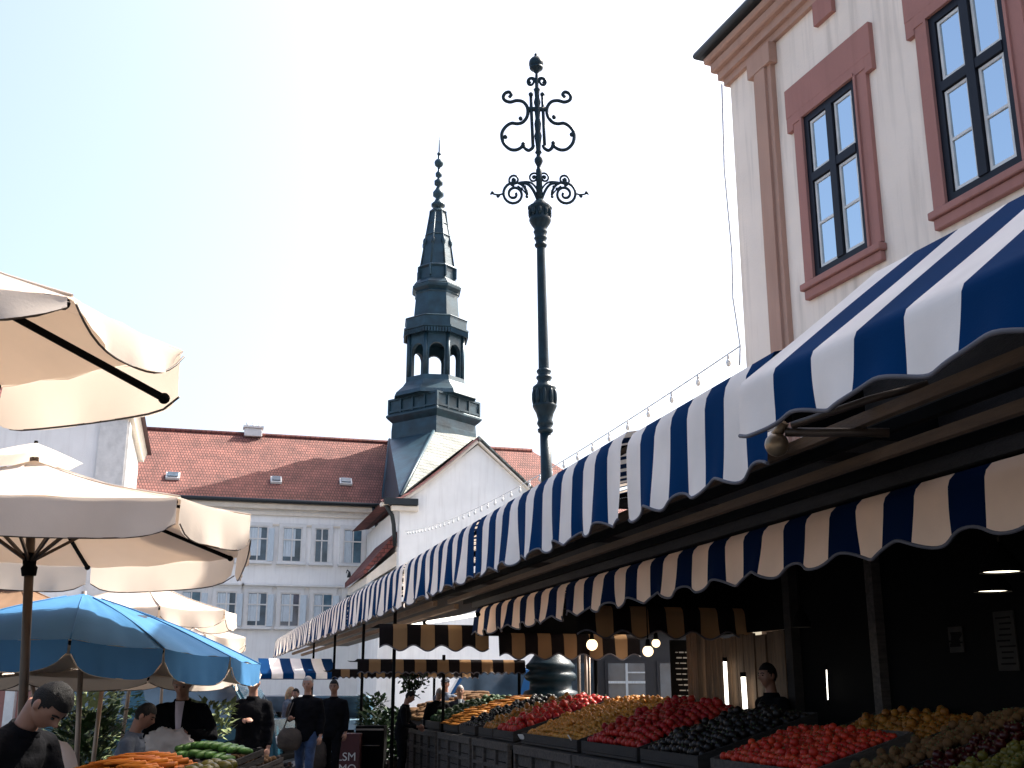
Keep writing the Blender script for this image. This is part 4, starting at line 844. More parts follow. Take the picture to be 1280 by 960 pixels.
scallop_awning('crosswise striped awning end with tan stripes hanging between two stalls, left of the lower row', 17.0, 2.55, 2.20, 2.62, 4.3, .2, 18.6, 2.57, **CR)
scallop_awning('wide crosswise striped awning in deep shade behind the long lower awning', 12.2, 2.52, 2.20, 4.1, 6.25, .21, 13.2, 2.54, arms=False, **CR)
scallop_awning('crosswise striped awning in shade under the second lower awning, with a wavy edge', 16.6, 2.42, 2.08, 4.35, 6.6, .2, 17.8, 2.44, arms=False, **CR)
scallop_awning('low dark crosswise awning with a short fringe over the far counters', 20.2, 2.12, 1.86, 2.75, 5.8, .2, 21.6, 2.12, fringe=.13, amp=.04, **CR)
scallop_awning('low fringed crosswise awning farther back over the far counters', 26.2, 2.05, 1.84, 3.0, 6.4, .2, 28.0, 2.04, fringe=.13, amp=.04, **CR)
fa0, fa1 = atD(325, 840, 30).x, atD(424, 840, 30).x
scallop_awning('flat sunlit blue and white awning over the far end of the lane', atD(375, 848, 30).y, 2.02, 1.86, fa0, fa1, .27, atD(375, 848, 30).y+1.6, 2.42, cross=True, group=None, amp=.0, arms=False)

# ================================================================== KIOSK ROW STRUCTURE
ks = thing('market_kiosk', (5.2, 8, 0), 'long dark timber market kiosk behind the fruit counters', 'kiosk')
b = MB(); b.box((5.4, 8.85, 3.22), (2.75, 21.1, .12)); b.box((4.03, 7.5, 3.02), (.06, 18.6, .46)); b.build('roof', 'wood_dark', ks)  # roof slab added to keep the stall interior dark
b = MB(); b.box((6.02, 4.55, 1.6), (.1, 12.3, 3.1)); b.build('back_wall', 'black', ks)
b = MB(); y_ = yb[0]-.02; b.prism([V(3.08, y_, 2.95), V(5.25, y_, 2.95), V(5.25, y_, 3.95), V(3.08, y_, 3.38)], (0, .02, 0)); b.build('gable_blackout', 'black', ks)  # black sheet added where the open canopy end let brightness through
for y_, x1_, z_ in ((12.32, 6.36, 2.48), (16.75, 6.8, 2.38)): b = MB(); b.box(((4.08+x1_)/2, y_, (z_+3.15)/2), (x1_-4.08, .04, 3.15-z_)); b.build('fascia_blackout', 'black', ks)  # black sheets added to hide the sky above the crosswise awnings
b = MB(); b.box((6.2, 12.1, 2.72), (.06, 3.0, .96)); b.build('upper_blackout', 'black', ks)  # black sheet added over the bright house wall above the planks
b = MB(); b.box((5.0, -1.55, 1.6), (2.0, .1, 3.1)); b.build('end_blackout', 'black', ks)  # out of view, added to keep light out of the near end
b = MB(); b.box((5.95, 10.62, 1.55), (.16, .14, 3.0)); b.build('post', 'wood_dark', ks); b = MB(); b.box((5.94, 9.1, 1.55), (.12, .12, 3.0), 0); b.build('post', 'wood_grey', ks)
for x, z, m_ in ((3.14, 2.90, 'wood_tan'), (3.36, 2.90, 'black'), (3.60, 2.86, 'wood_tan'), (3.84, 2.86, 'black')):
    b = MB(); b.box((x, 7.6, z), (.05, 18.0, .06)); b.build('batten', m_, ks)
for y in (5.9, 7.9, 9.9, 12.2, 14.4, 16.3): b = MB(); b.box((3.5, y, 2.955), (1.0, .07, .06)); b.build('cross_rail', 'wood_dark', ks)
kf = thing('market_kiosk', (4.6, 28, 0), 'far part of the timber market stalls under the thin striped awnings', 'kiosk')
for x, z in ((3.14, 2.90), (3.45, 2.86), (3.78, 2.82)):
    b = MB(); b.box((x, 29.8, z), (.07, 25.8, .08)); b.build('batten', 'wood_tan', kf)
b = MB(); b.box((4.7, 29.8, 3.2), (1.5, 25.8, .1)); b.build('roof', 'wood_dark', kf)
posts = [(3.25, 19.3), (3.3, 23.4), (4.3, 20.2), (5.7, 20.2), (3.2, 27.5), (3.25, 33), (4.4, 26.2), (6.0, 16.9), (5.4, 26.4)]
for x, y in posts: b = MB(); b.tube([V(x, y, 0), V(x, y, 2.9 if x < 4 else 2.2)], .03, 8); b.build('post', 'black', kf)
# bright gaps to daylight, added as glowing strips
def gap_strip(p, q, label, r=.02, group=None):
    t_ = thing('gap_glow', (Vector(p)+Vector(q))/2, label, 'lamp', group); b = MB(); b.tube([p, q], r, 8); b.build('glowing_strip', 'tube', t_)
    d = (Vector(q)-Vector(p)).normalized(); b = MB(); b.tube([Vector(p)-d*.04, Vector(p)+d*.01], r*1.3, 8); b.tube([Vector(q)-d*.01, Vector(q)+d*.04], r*1.3, 8); b.build('end_cap', 'black', t_)
gap_strip(atX(486, 787, 3.74), atX(530, 778.5, 3.74), 'farther bright daylight gap, a glowing strip under the upper awnings', .022)
gap_strip(atX(534, 778, 3.74), atX(597, 768, 3.74), 'nearer bright daylight gap, a glowing strip under the upper awnings', .026)
gap_strip(V(5.96, *(lambda q: (q.y, q.z))(atX(906, 826, 5.96))), atX(909, 884, 5.96), 'left of two upright daylight slits in the plank wall, as glowing strips', .022)
gap_strip(atX(929, 845, 5.96), atX(932, 890, 5.96), 'right and thicker of two upright daylight slits in the plank wall, as glowing strips', .028)
gap_strip(atX(1033, 836, 5.9), atX(1035, 876, 5.9), 'thin upright glowing strip near the dark middle of the kiosk', .005)
# plank wall
pw = thing('plank_wall', (6.1, 12.1, 0), 'tan vertical plank wall behind the heap of red fruit', 'plank wall')
b = MB(); y = 10.75; 
while y < 13.0:
    wd = rnd.uniform(.12, .18); b.box((6.08+rnd.uniform(-.012, .012), y+wd/2, 1.12+rnd.uniform(-.02, .02)), (.03, wd-.012, 2.16), 0, bev=.004); y += wd
b.build('planks', 'plank', pw)
b = MB(); b.box((6.03, 13.15, 1.25), (.13, .15, 2.5)); b.box((6.03, 13.36, 1.25), (.1, .1, 2.5)); b.build('corner_post', 'plank', pw)
# chalkboard
def writing_rows(b, x0, x1, z0, z1, y, rows, m=0):
    for r in range(rows):
        z = z1-(z1-z0)*(r+.5)/rows; x = x0+rnd.uniform(0, .05)
        while x < x1-.04-rnd.choice((0, 0, .12)):
            wd = rnd.uniform(.03, .09); b.box((min(x+wd/2, x1-.03), y, z), (wd, .004, rnd.uniform(.010, .018)), m); x += wd+.018
a, c_ = atY(838, 800, 13.7), atY(888, 892, 13.7)
cb = thing('chalkboard', ((a.x+c_.x)/2, 13.7, c_.z), 'black chalkboard covered in rows of pale handwriting left of the plank wall', 'chalkboard')
b = MB(); b.box(((a.x+c_.x)/2, 13.72, (a.z+c_.z)/2), (c_.x-a.x, .03, a.z-c_.z)); b.build('board', 'black', cb)
b = MB(); writing_rows(b, a.x+.05, c_.x-.05, c_.z+.05, a.z-.12, 13.70, 11); b.build('chalk_writing', 'chalk', cb)
# globe bulbs
for px, py, X, r, lab in ((740, 806, 4.8, .07, 'largest glowing globe bulb hanging under the lower awning'), (810, 814, 4.9, .06, 'globe bulb of the hanging pair, the lower one'), (820, 804, 5.3, .05, 'globe bulb of the hanging pair, the upper one behind')):
    p = atX(px, py, X); t_ = thing('globe_lamp', p, lab, 'lamp', 'globe bulbs under the lower awning'); b = MB(); b.ball(p, r, 16, 12); b.build('bulb', 'bulb', t_)
    b = MB(); b.tube([p+V(0, 0, r*.85), p+V(0, 0, r+.07)], [.03, .022], 10); b.tube([p+V(0, 0, r+.05), V(p.x, p.y, 2.9)], .006, 6); b.build('socket_and_cord', 'black', t_)
for px, py, X, r, lab in ((1252, 716, 5.0, .135, 'pendant lamp with a dark shade, nearest and highest over the produce'), (1241, 740, 5.5, .13, 'pendant lamp with a dark shade just below and behind the nearest one'), (1002, 784, 5.4, .085, 'small pendant lamp deep inside the kiosk')):
    p = atX(px, py, X); t_ = thing('pendant_lamp', p, lab, 'lamp', 'pendant lamps inside the kiosk'); b = MB(); b.lathe([(p+V(0, 0, .0), r), (p+V(0, 0, .05), r*.95), (p+V(0, 0, .12), r*.6), (p+V(0, 0, .16), r*.25), (p+V(0, 0, .2), r*.2)], 24, caps=False); b.build('shade', 'black', t_)
    b = MB(); b.lathe([(p+V(0, 0, .012), r*.93), (p+V(0, 0, .016), r*.93)], 24); b.build('glowing_disc', 'disc', t_)
    b = MB(); b.tube([p+V(0, 0, .18), V(p.x, p.y, 3.15)], .007, 6); b.build('cord', 'black', t_)
# posters on the back wall
M['poster'] = mat('faded_poster_paper', (.010, .008, .006), .9, 0, .5, 6)
for px0, py0, px1, py1, lab in ((1240, 765, 1274, 838, 'faded poster with lines of small print high on the dark back wall'), (1184, 784, 1205, 815, 'small square faded notice on the dark back wall')):
    a = atX(px0, py0, 5.95); c_ = atX(px1, py1, 5.95); t_ = thing('poster', V(5.95, (a.y+c_.y)/2, c_.z), lab, 'poster')
    b = MB(); b.box((5.958, (a.y+c_.y)/2, (a.z+c_.z)/2), (.012, abs(a.y-c_.y), a.z-c_.z)); b.build('sheet', 'poster', t_)
    b = MB()
    for i in range(9): z = a.z-.05-(a.z-c_.z-.1)*i/8; b.box((5.949, (a.y+c_.y)/2+rnd.uniform(-.02, .02), z), (.004, abs(a.y-c_.y)*rnd.uniform(.5, .8), .012))
    b.build('print', 'black', t_)

# ================================================================== COUNTERS, TRAYS AND PRODUCE
SL = .30
def zp(x): return .95+(x-4.2)*SL
def counter(Y0, Y1, label, XB=5.9, dz=0, group='produce counters of the stall row'):
    root = thing('stall_counter', (4.8, (Y0+Y1)/2, 0), label, 'counter', group)
    b = MB(); b.prism([V(4.24, Y0, .86-dz), V(XB, Y0, .86-dz+(XB-4.24)*SL), V(XB, Y0, .80-dz+(XB-4.24)*SL), V(4.24, Y0, .80-dz)], (0, Y1-Y0, 0)); b.build('top', 'wood_dark', root)
    b = MB(); n = max(2, round((Y1-Y0)/.75)); sw = (Y1-Y0)/n
    for i in range(n):
        for k in range(4): b.box((4.26, Y0+sw*(i+.5), .12+.2*k), (.025, sw-.1, .185), 0, bev=.004)
    b.build('front_panel', 'wood_grey', root)
    b = MB(); b.box((4.31, (Y0+Y1)/2, .41), (.03, Y1-Y0, .8)); b.build('slot_blackout', 'black', root)  # black sheet added so the slots between panels stay dark
    b = MB()
    for i in range(n+1): b.box((4.235, min(max(Y0+sw*i, Y0+.04), Y1-.04), .43), (.06, .075, .86), 0, bev=.006)
    b.box((4.225, (Y0+Y1)/2, .83), (.05, Y1-Y0, .11), 0, bev=.008); b.box((4.225, (Y0+Y1)/2, .55), (.03, Y1-Y0, .05)); b.build('front_frame', 'wood_grey', root)
    b = MB(); b.box((XB-.02, (Y0+Y1)/2, .6), (.05, Y1-Y0, 1.2)); b.build('back_panel', 'wood_dark', root)
    return root
counter(20.4, 24.6, 'weathered wooden produce counter farthest along the stall row')
counter(17.75, 20.2, 'weathered wooden counter second from the far end of the stall row')
counter(15.5, 17.6, 'weathered wooden counter with red peppers before the dark gap')
counter(12.75, 15.2, 'weathered wooden counter carrying the heap of small yellow fruit')
counter(9.45, 12.7, 'weathered wooden counter carrying the heaped red fruit and dark plums', 5.52)
counter(2.5, 9.35, 'dark near counter carrying tomatoes, apples and green peppers', dz=.07)
def tray(Y0, Y1, X0, X1, label, zoff=0, m='wood_dark', hgt=.11):
    root = thing('produce_tray', ((X0+X1)/2, (Y0+Y1)/2, zp(X0)+zoff-.05), label, 'tray', 'trays of produce on the counters')
    b = MB(); z = lambda x: zp(x)+zoff-.05
    b.prism([V(X0, Y0, z(X0)-.02), V(X1, Y0, z(X1)-.02), V(X1, Y0, z(X1)+.005), V(X0, Y0, z(X0)+.005)], (0, Y1-Y0, 0)); b.build('base', m, root)
    b = MB()
    for y in (Y0, Y1-.02): b.prism([V(X0, y, z(X0)+.006), V(X1, y, z(X1)+.006), V(X1, y, z(X1)+hgt), V(X0, y, z(X0)+hgt)], (0, .02, 0))
    b.box((X0+.01, (Y0+Y1)/2, z(X0)+hgt/2+.006), (.022, Y1-Y0-.044, hgt-.012)); b.box((X1-.01, (Y0+Y1)/2, z(X1)+hgt/2), (.022, Y1-Y0-.044, hgt)); b.build('rim', m, root)
FR = {}
def fruit_mats():
    R = dict(var=.22, scale=9, obj_random=.14, spec=.22)
    M['f_tomato'] = mat('tomato_skin', (.40, .020, .011), .45, 0, **R); M['f_red'] = mat('red_fruit_skin', (.30, .008, .012), .45, 0, **R)
    M['f_yellow'] = mat('amber_fruit_skin', (.40, .165, .025), .5, 0, **R); M['f_plum'] = mat('dark_plum_skin', (.007, .005, .005), .4, 0, **R)
    M['f_orange'] = mat('orange_skin', (.26, .095, .014), .45, 0, **R); M['f_apple'] = mat('yellow_green_apple_skin', (.10, .082, .014), .35, 0, **R)
    M['f_green'] = mat('green_pepper_skin', (.006, .034, .009), .3, 0, **R); M['f_cherry'] = mat('dark_red_fruit_skin', (.034, .003, .004), .3, 0, **R)
    M['f_potato'] = mat('tan_root_skin', (.11, .055, .022), .8, 0, **R); M['f_carrot'] = mat('carrot_skin', (.50, .13, .012), .5, 0, **R)
    M['f_cuke'] = mat('cucumber_skin', (.07, .15, .03), .4, 0, **R); M['f_leaf'] = mat('leafy_green', (.018, .042, .011), .6, 0, **R); M['f_stem'] = mat('green_stem', (.06, .11, .03), .7)
    M['f_pale'] = mat('pale_green_skin', (.20, .24, .11), .5, 0, **R)
fruit_mats()
def fruit_mesh(name, m, r, kind):
    b = MB()
    if kind == 'round':
        b.ball((0, 0, 0), r, 10, 7, 0, lambda d, p: p*(1-.10*max(0, d.z)**6-.03*max(0, -d.z)**4)); b.tube([(0, 0, r*.86), (.004, 0, r*1.12)], .004, 5, 1)
    elif kind == 'lobed':
        b.ball((0, 0, 0), (r, r, r*1.2), 12, 7, 0, lambda d, p: p*(1+.10*math.cos(3*math.atan2(d.y, d.x))*(1-abs(d.z)))); b.tube([(0, 0, r*1.1), (.01, 0, r*1.45)], .007, 5, 1)
    elif kind == 'long':
        b.tube([(0, -r*3.6, 0), (0, -r*3.3, 0), (r*.15, -r*1.5, .0), (r*.2, r, 0), (0, r*3.2, 0), (0, r*3.6, 0)], [r*.25, r*.75, r, r, r*.8, r*.25], 8)
    elif kind == 'carrot':
        b.tube([(0, -r*4, 0), (0, -r*3.7, 0), (0, 0, 0), (r*.2, r*4, 0), (r*.2, r*5, 0)], [r*.5, r, r*.8, r*.35, r*.05], 8); 
        pass
    elif kind == 'lump':
        b.ball((0, 0, 0), (r*1.25, r, r*.9), 9, 7, 0, lambda d, p: p*(1+.14*noise.noise(d*1.7+Vector((r*90, 0, 0)))))
    o = b.build(name, [m, 'f_stem'], None, local=True); me = o.data; bpy.data.objects.remove(o); return me
KMAX = {}
def heap(kind, name, cat, label, group, m, r, Y0, Y1, X0, X1, zoff=0., mound=.06, shape='round', most=130, dens=1.8, zf=None, rise=0., align=None):
    me = fruit_mesh(name, m, r, shape); pos = []
    dx = r*dens*(1. if shape not in ('long', 'carrot') else 1.0); dy = dx if shape not in ('long', 'carrot') else dx
    nx = max(1, int((X1-X0)/dx)); ny = max(1, int((Y1-Y0)/dy))
    for i in range(nx):
        for j in range(ny):
            u = (i+.5)/nx; v = (j+.5+(.5 if i % 2 else 0)*.9)/ny
            if v > 1: continue
            x = X0+(X1-X0)*u+rnd.uniform(-.22, .22)*r; y = Y0+(Y1-Y0)*v+rnd.uniform(-.22, .22)*r
            bump = (1-(2*v-1)**4)*(1-max(0, (2*u-1))**6)*(1-max(0, 1-2*u)**4)
            z = (zf or zp)(x)+zoff+r*.8+mound*bump+rise*u+rnd.uniform(-.3, .35)*r
            pos.append(Vector((x, y, z)))
            if rnd.random() < .22 and bump > .5: pos.append(Vector((x+rnd.uniform(-r, r), y+rnd.uniform(-r, r), z+r*rnd.uniform(.9, 1.3))))
    pos.sort(key=lambda p: (p-EYE).length); left = max(0, 295-KMAX.get(cat, 0)); most = min(most, left)
    KMAX[cat] = KMAX.get(cat, 0)+min(most, len(pos))
    def rot():
        if shape in ('long', 'carrot'): return (rnd.uniform(-.1, .1), rnd.uniform(-.1, .1), (align or 0)+rnd.uniform(-.25, .25))
        return (rnd.uniform(-.7, .7), rnd.uniform(-.7, .7), rnd.uniform(0, 6.3))
    for p in pos[:most]:
        o = bpy.data.objects.new(name, me); COL.objects.link(o); o.location = p; o.rotation_euler = rot(); s_ = rnd.uniform(.86, 1.12); o.scale = (s_, s_, s_*rnd.uniform(.92, 1.05)); tag(o, label, cat, group)
    if pos[most:]:
        b = MB(); from mathutils import Euler
        vs = [v.co.copy() for v in me.vertices]; fs = [tuple(p.vertices) for p in me.polygons]; mi = [p.material_index for p in me.polygons]
        for p in pos[most:]:
            R = Euler(rot()).to_matrix()*rnd.uniform(.86, 1.12); o_ = len(b.v); b.v += [R@v+p for v in vs]; b.f += [[o_+i for i in f] for f in fs]; b.m += mi; b.sm += [True]*len(fs)
        o = b.build(name+'_heap', [m, 'f_stem']); rebase(o); tag(o, label.replace('one of the ', 'rest of the '), cat+' heap', None, 'stuff')
# far to near
tray(22.2, 24.5, 4.3, 5.8, 'tray of tan carrots at the far end of the counters')
heap('a', 'tan_root', 'root vegetable', 'one of the tan root vegetables in the farthest tray', 'tan roots in the farthest tray', 'f_potato', .05, 22.25, 24.45, 4.35, 5.75, shape='long', most=90, align=1.57)
tray(20.5, 22.1, 4.3, 5.8, 'tray of dark leafy greens near the far end')
heap('b', 'green_cabbage', 'cabbage', 'one of the dark green cabbages near the far end of the counters', 'dark cabbages', 'f_leaf', .06, 20.6, 22.0, 4.4, 5.7, mound=.02, shape='lump', most=140)
tray(19.0, 20.15, 4.3, 5.8, 'tray of orange roots between cabbages and plums')
heap('c', 'orange_root', 'carrot', 'one of the dull orange roots in the far middle tray', 'orange roots in the far middle tray', 'f_orange', .035, 19.05, 20.1, 4.35, 5.75, shape='carrot', most=90, dens=2.2, align=1.57)
tray(17.8, 18.9, 4.3, 5.8, 'tray of dark plums beside the orange roots')
heap('d', 'dark_plum', 'plum', 'one of the dark plums in the far tray beside orange roots', 'dark plums in the far tray', 'f_plum', .042, 17.85, 18.85, 4.35, 5.75, most=60)
tray(16.7, 17.55, 4.3, 5.8, 'tray of mixed orange peppers behind the red ones')
heap('e', 'orange_pepper', 'pepper', 'one of the orange peppers in the tray behind the red ones', 'orange peppers', 'f_orange', .048, 16.75, 17.5, 4.35, 5.75, shape='lobed', most=90)
tray(15.55, 16.65, 4.3, 5.8, 'tray of red peppers next to the dark gap')
heap('f', 'red_pepper', 'pepper', 'one of the red peppers in the tray next to the dark gap', 'red peppers', 'f_red', .05, 15.6, 16.6, 4.35, 5.75, shape='lobed', most=110)
tray(12.8, 15.15, 4.3, 5.8, 'wide tray under the heap of small yellow fruit')
heap('g', 'apricot', 'apricot', 'one of the small amber apricots in the wide heap left of the red fruit', 'amber apricots in a heap', 'f_yellow', .033, 12.85, 15.1, 4.35, 5.75, mound=.10, most=295, dens=1.9)
tray(10.95, 12.65, 4.3, 5.5, 'tray under the tall heap of bright red fruit')
heap('h', 'red_plum', 'plum', 'one of the bright red plums heaped under the globe bulbs', 'bright red plums in a heap', 'f_red', .043, 11.0, 12.6, 4.35, 5.45, mound=.11, most=230, rise=.04)
tray(9.5, 10.85, 4.3, 5.5, 'tray of dark fruit between red heap and tomatoes')
heap('i', 'dark_fig', 'fig', 'one of the dark figs in shade between the red heap and tomatoes', 'dark figs in a tray', 'f_plum', .044, 9.55, 10.8, 4.35, 5.45, mound=.07, most=200)
tray(7.55, 9.2, 4.28, 5.15, 'rimmed crate of bright red tomatoes at the front', .03, 'wood_grey', .085)
heap('j', 'tomato', 'tomato', 'one of the bright red tomatoes in the rimmed front crate', 'tomatoes in the front crate', 'f_tomato', .034, 7.62, 9.14, 4.34, 5.1, .02, .03, most=295)
tray(7.75, 9.2, 5.25, 6.0, 'back tray of oranges behind the tomatoes', -.12)
heap('k', 'orange', 'orange', 'one of the oranges in the back tray behind the tomatoes', 'oranges behind the tomatoes', 'f_orange', .038, 7.8, 9.15, 5.3, 5.95, -.13, .04, most=140)
tray(6.95, 7.45, 4.3, 5.95, 'narrow tray of pale onions beside the tomatoes', -.06)
heap('l', 'onion', 'onion', 'one of the tan onions in the narrow tray beside the tomatoes', 'tan onions in a narrow tray', 'f_potato', .036, 7.0, 7.4, 4.35, 5.9, -.05, .04, most=120)
tray(6.5, 6.85, 4.3, 5.95, 'narrow tray of dark red apples', -.06)
heap('m', 'dark_red_apple', 'apple', 'one of the dark red apples between onions and yellow apples', 'dark red apples', 'f_cherry', .036, 6.5, 6.85, 4.35, 5.9, -.05, .04, most=120)
tray(6.0, 6.45, 4.3, 5.95, 'narrow tray of yellow green apples', -.06)
heap('n', 'yellow_apple', 'apple', 'one of the yellow green apples beside the green peppers', 'yellow green apples', 'f_apple', .037, 6.02, 6.42, 4.35, 5.9, -.05, .04, most=130)
tray(3.2, 5.95, 4.3, 5.95, 'wide tray of green peppers at the right edge', -.06)
heap('o', 'green_pepper', 'pepper', 'one of the dark green peppers in the nearest tray', 'green peppers in the nearest tray', 'f_green', .042, 3.25, 5.9, 4.35, 5.9, -.06, .05, shape='lobed', most=100)
# price cards
for px, py, X, lab in ((652, 921, 4.28, 'small white price card on the edge of the yellow fruit tray'), (712, 922, 4.3, 'folded white price card between yellow and red fruit'), (1005, 912, 5.2, 'small white price card behind the tomatoes')):
    p = atX(px, py, X); b = MB(); b.box(p, (.012, .13, .07), 0, rz=rnd.uniform(-.4, .4), ry=-.6); o = rebase(b.build('price_card', 'card')); tag(o, lab, 'price card')
#==PART3==
# ================================================================== LEFT STALLS
def left_table(px, D, rz, size, z, label, legs=True, m='wood_grey'):
    p = gp(px, D); root = thing('stall_table', p, label, 'table', None); R = Matrix.Rotation(rz, 3, 'Z'); W_, L_ = size
    T_ = lambda x, y, zz: p+R@Vector((x, y, 0))+Vector((0, 0, zz))
    b = MB(); b.box(p+V(0, 0, z-.03), (W_, L_, .05), 0, rz=rz, bev=.006); b.build('top', m, root)
    for x in (-W_/2+.06, W_/2-.06):
        for y in (-L_/2+.06, L_/2-.06): b = MB(); b.tube([T_(x, y, 0), T_(x, y, z-.055)], .022, 8); b.build('leg', 'metal', root)
    b = MB()
    for s in (-1, 1): b.beam(T_(-W_/2+.06, s*(L_/2-.06), .35), T_(W_/2-.06, s*(L_/2-.06), .35), .03, .03)
    b.build('stretcher', 'metal', root); return T_
def crate(p, rz, size, label, m='wood_grey', group=None, tilt=0., slats=3, lining=None):
    root = thing('wooden_crate', p, label, 'crate', group); W_, L_, h_ = size; R = Matrix.Rotation(rz, 3, 'Z') @ Matrix.Rotation(tilt, 3, 'X')
    T_ = lambda x, y, z: Vector(p)+R@Vector((x, y, z))
    b = MB(); sh = h_/slats
    for i in range(slats):
        z = sh*(i+.5)
        for s in (-1, 1):
            b.beam(T_(-W_/2, s*L_/2, z), T_(W_/2, s*L_/2, z), .014, sh*.78); b.beam(T_(s*W_/2, -L_/2+.01, z), T_(s*W_/2, L_/2-.01, z), .014, sh*.78)
    b.build('slats', m, root)
    b = MB()
    for sx in (-1, 1):
        for sy in (-1, 1): b.beam(T_(sx*(W_/2-.025), sy*(L_/2-.025), .0), T_(sx*(W_/2-.025), sy*(L_/2-.025), h_+.01), .03, .03)
    b.build('corner_post', m, root)
    b = MB(); b.add([T_(-W_/2+.01, -L_/2+.01, .015), T_(W_/2-.01, -L_/2+.01, .015), T_(W_/2-.01, L_/2-.01, .015), T_(-W_/2+.01, L_/2-.01, .015)], [(0, 1, 2, 3)]); b.build('bottom', m, root)
    return T_
rzL = -PSI-.35
def fill(T_, size, name, cat, label, group, m, r, shape, z0, most, mound=.05, align=0., dens=2.0):
    me = fruit_mesh(name, m, r, shape); W_, L_ = size; n = 0
    sx = r*dens if shape not in ('carrot', 'long') else r*dens*1.0; sy = r*dens if shape not in ('carrot', 'long') else r*6.5
    nx, ny = max(1, int((W_-.06)/sx)), max(1, int((L_-.06)/sy))
    for lay in range(2):
        for i in range(nx-lay):
            for j in range(ny-lay):
                if n >= most: return
                u, v = (i+.5+lay*.5)/nx, (j+.5+lay*.5)/ny; bump = (1-(2*u-1)**2)*(1-(2*v-1)**4)
                if lay and bump < .25: continue
                p = T_((u-.5)*(W_-.06)+rnd.uniform(-.2, .2)*r, (v-.5)*(L_-.06)+rnd.uniform(-.2, .2)*r, z0+r+mound*bump+lay*r*1.2)
                o = bpy.data.objects.new(name, me); COL.objects.link(o); o.location = p; o.rotation_euler = (rnd.uniform(-.12, .12), rnd.uniform(-.12, .12), rzL+align+rnd.uniform(-.2, .2)) if shape in ('carrot', 'long') else (rnd.uniform(-.5, .5), rnd.uniform(-.5, .5), rnd.uniform(0, 6)); tag(o, label, cat, group); n += 1
left_table(206, 8.2, rzL, (1.15, .8), .84, 'wooden table carrying carrots and squashes under the sky blue parasol')
pA = gp(195, 8.15, .84)+V(0, 0, .0)
T_ = crate(pA+Matrix.Rotation(rzL, 3, 'Z')@V(-.12, 0, .0), rzL, (.62, .72, .24), 'slatted crate heaped with orange carrots at the lower left', tilt=.10)
fill(T_, (.62, .72), 'bunched_carrot', 'carrot', 'one of the orange carrots heaped in the crate at the lower left', 'orange carrots on the left stall', 'f_carrot', .022, 'carrot', .19, 120, .07, align=2.3, dens=2.2)
T_ = crate(pA+Matrix.Rotation(rzL, 3, 'Z')@V(.44, .05, .0), rzL, (.42, .66, .2), 'slatted crate of yellow squashes beside the carrots', tilt=.10)
fill(T_, (.42, .66), 'yellow_squash', 'squash', 'one of the yellow squashes beside the carrots', 'yellow squashes on the left stall', 'f_apple', .05, 'lump', .11, 40, .02)
left_table(278, 9.9, rzL, (1.2, .85), .88, 'wooden table carrying the cucumbers and small red roots')
pB = gp(268, 9.7, .90)
T_ = crate(pB, rzL, (.66, .62, .18), 'dark slatted crate with rows of green cucumbers', m='wood_dark', tilt=.16)
fill(T_, (.66, .62), 'cucumber', 'cucumber', 'one of the green cucumbers laid in rows in the dark crate', 'cucumbers on the left stall', 'f_cuke', .03, 'long', .15, 60, .05, align=.15, dens=2.1)
T_ = crate(gp(312, 9.95, .88), rzL, (.45, .5, .13), 'small crate of white and red garlic bulbs right of the cucumbers', tilt=.16)
fill(T_, (.45, .5), 'garlic_bulb', 'garlic', 'one of the pale garlic bulbs right of the cucumbers', 'garlic bulbs on the left stall', 'f_potato', .028, 'lump', .09, 70, .03)
b = MB(); p = gp(283, 9.28, 1.02); b.box(p, (.17, .012, .075), 0, rz=-PSI, rx=-.35); tag(rebase(b.build('price_card', 'card')), 'white price card standing in front of the cucumbers', 'price card')
# leafy bunches behind the seller
def leafy(p, n, spread, hgt, label, cat='plant', name='leafy_plant', pot=True, leaf='f_leaf', ls=.07, grp=None):
    root = thing(name, p, label, cat, grp); r2 = random.Random(int(p.x*100)); b = MB()
    for i in range(n):
        a = r2.uniform(0, 6.28); rr = spread*math.sqrt(r2.random()); z = hgt*(.25+.75*r2.random()); c = Vector(p)+V(rr*math.cos(a), rr*math.sin(a), z); d = V(math.cos(a)*.7+r2.uniform(-.4, .4), math.sin(a)*.7+r2.uniform(-.4, .4), r2.uniform(-.3, .9)).normalized(); s_ = d.cross(V(0, 0, 1)); s_ = V(1, 0, 0) if s_.length < .1 else s_.normalized(); l = ls*r2.uniform(.6, 1.5)
        b.add([c, c+d*l*.5+s_*l*.28+V(0, 0, .01), c+d*l, c+d*l*.5-s_*l*.28+V(0, 0, .01)], [(0, 1, 2, 3)])
    b.build('foliage', leaf, root); b = MB()
    for i in range(7): a = i*.9; b.tube([Vector(p)+V(0, 0, .12), Vector(p)+V(spread*.5*math.cos(a), spread*.5*math.sin(a), hgt*.75)], [.012, .005], 5)
    b.build('stem', 'f_stem', root)
    if pot: b = MB(); b.lathe([(Vector(p), .11), (Vector(p)+V(0, 0, .2), .15), (Vector(p)+V(0, 0, .22), .16), (Vector(p)+V(0, 0, .19), .13)], 14); b.build('pot', 'leather', root)
leafy(gp(262, 11.2, 1.05), 260, .22, .42, 'bunch of pale leafy greens behind the cucumbers', name='leafy_bunch', pot=False, leaf='f_pale', ls=.09)
T_ = crate(gp(276, 11.4, .8), rzL, (.4, .4, .26), 'light blue grey crate behind the cucumbers', m='cloth_grey')
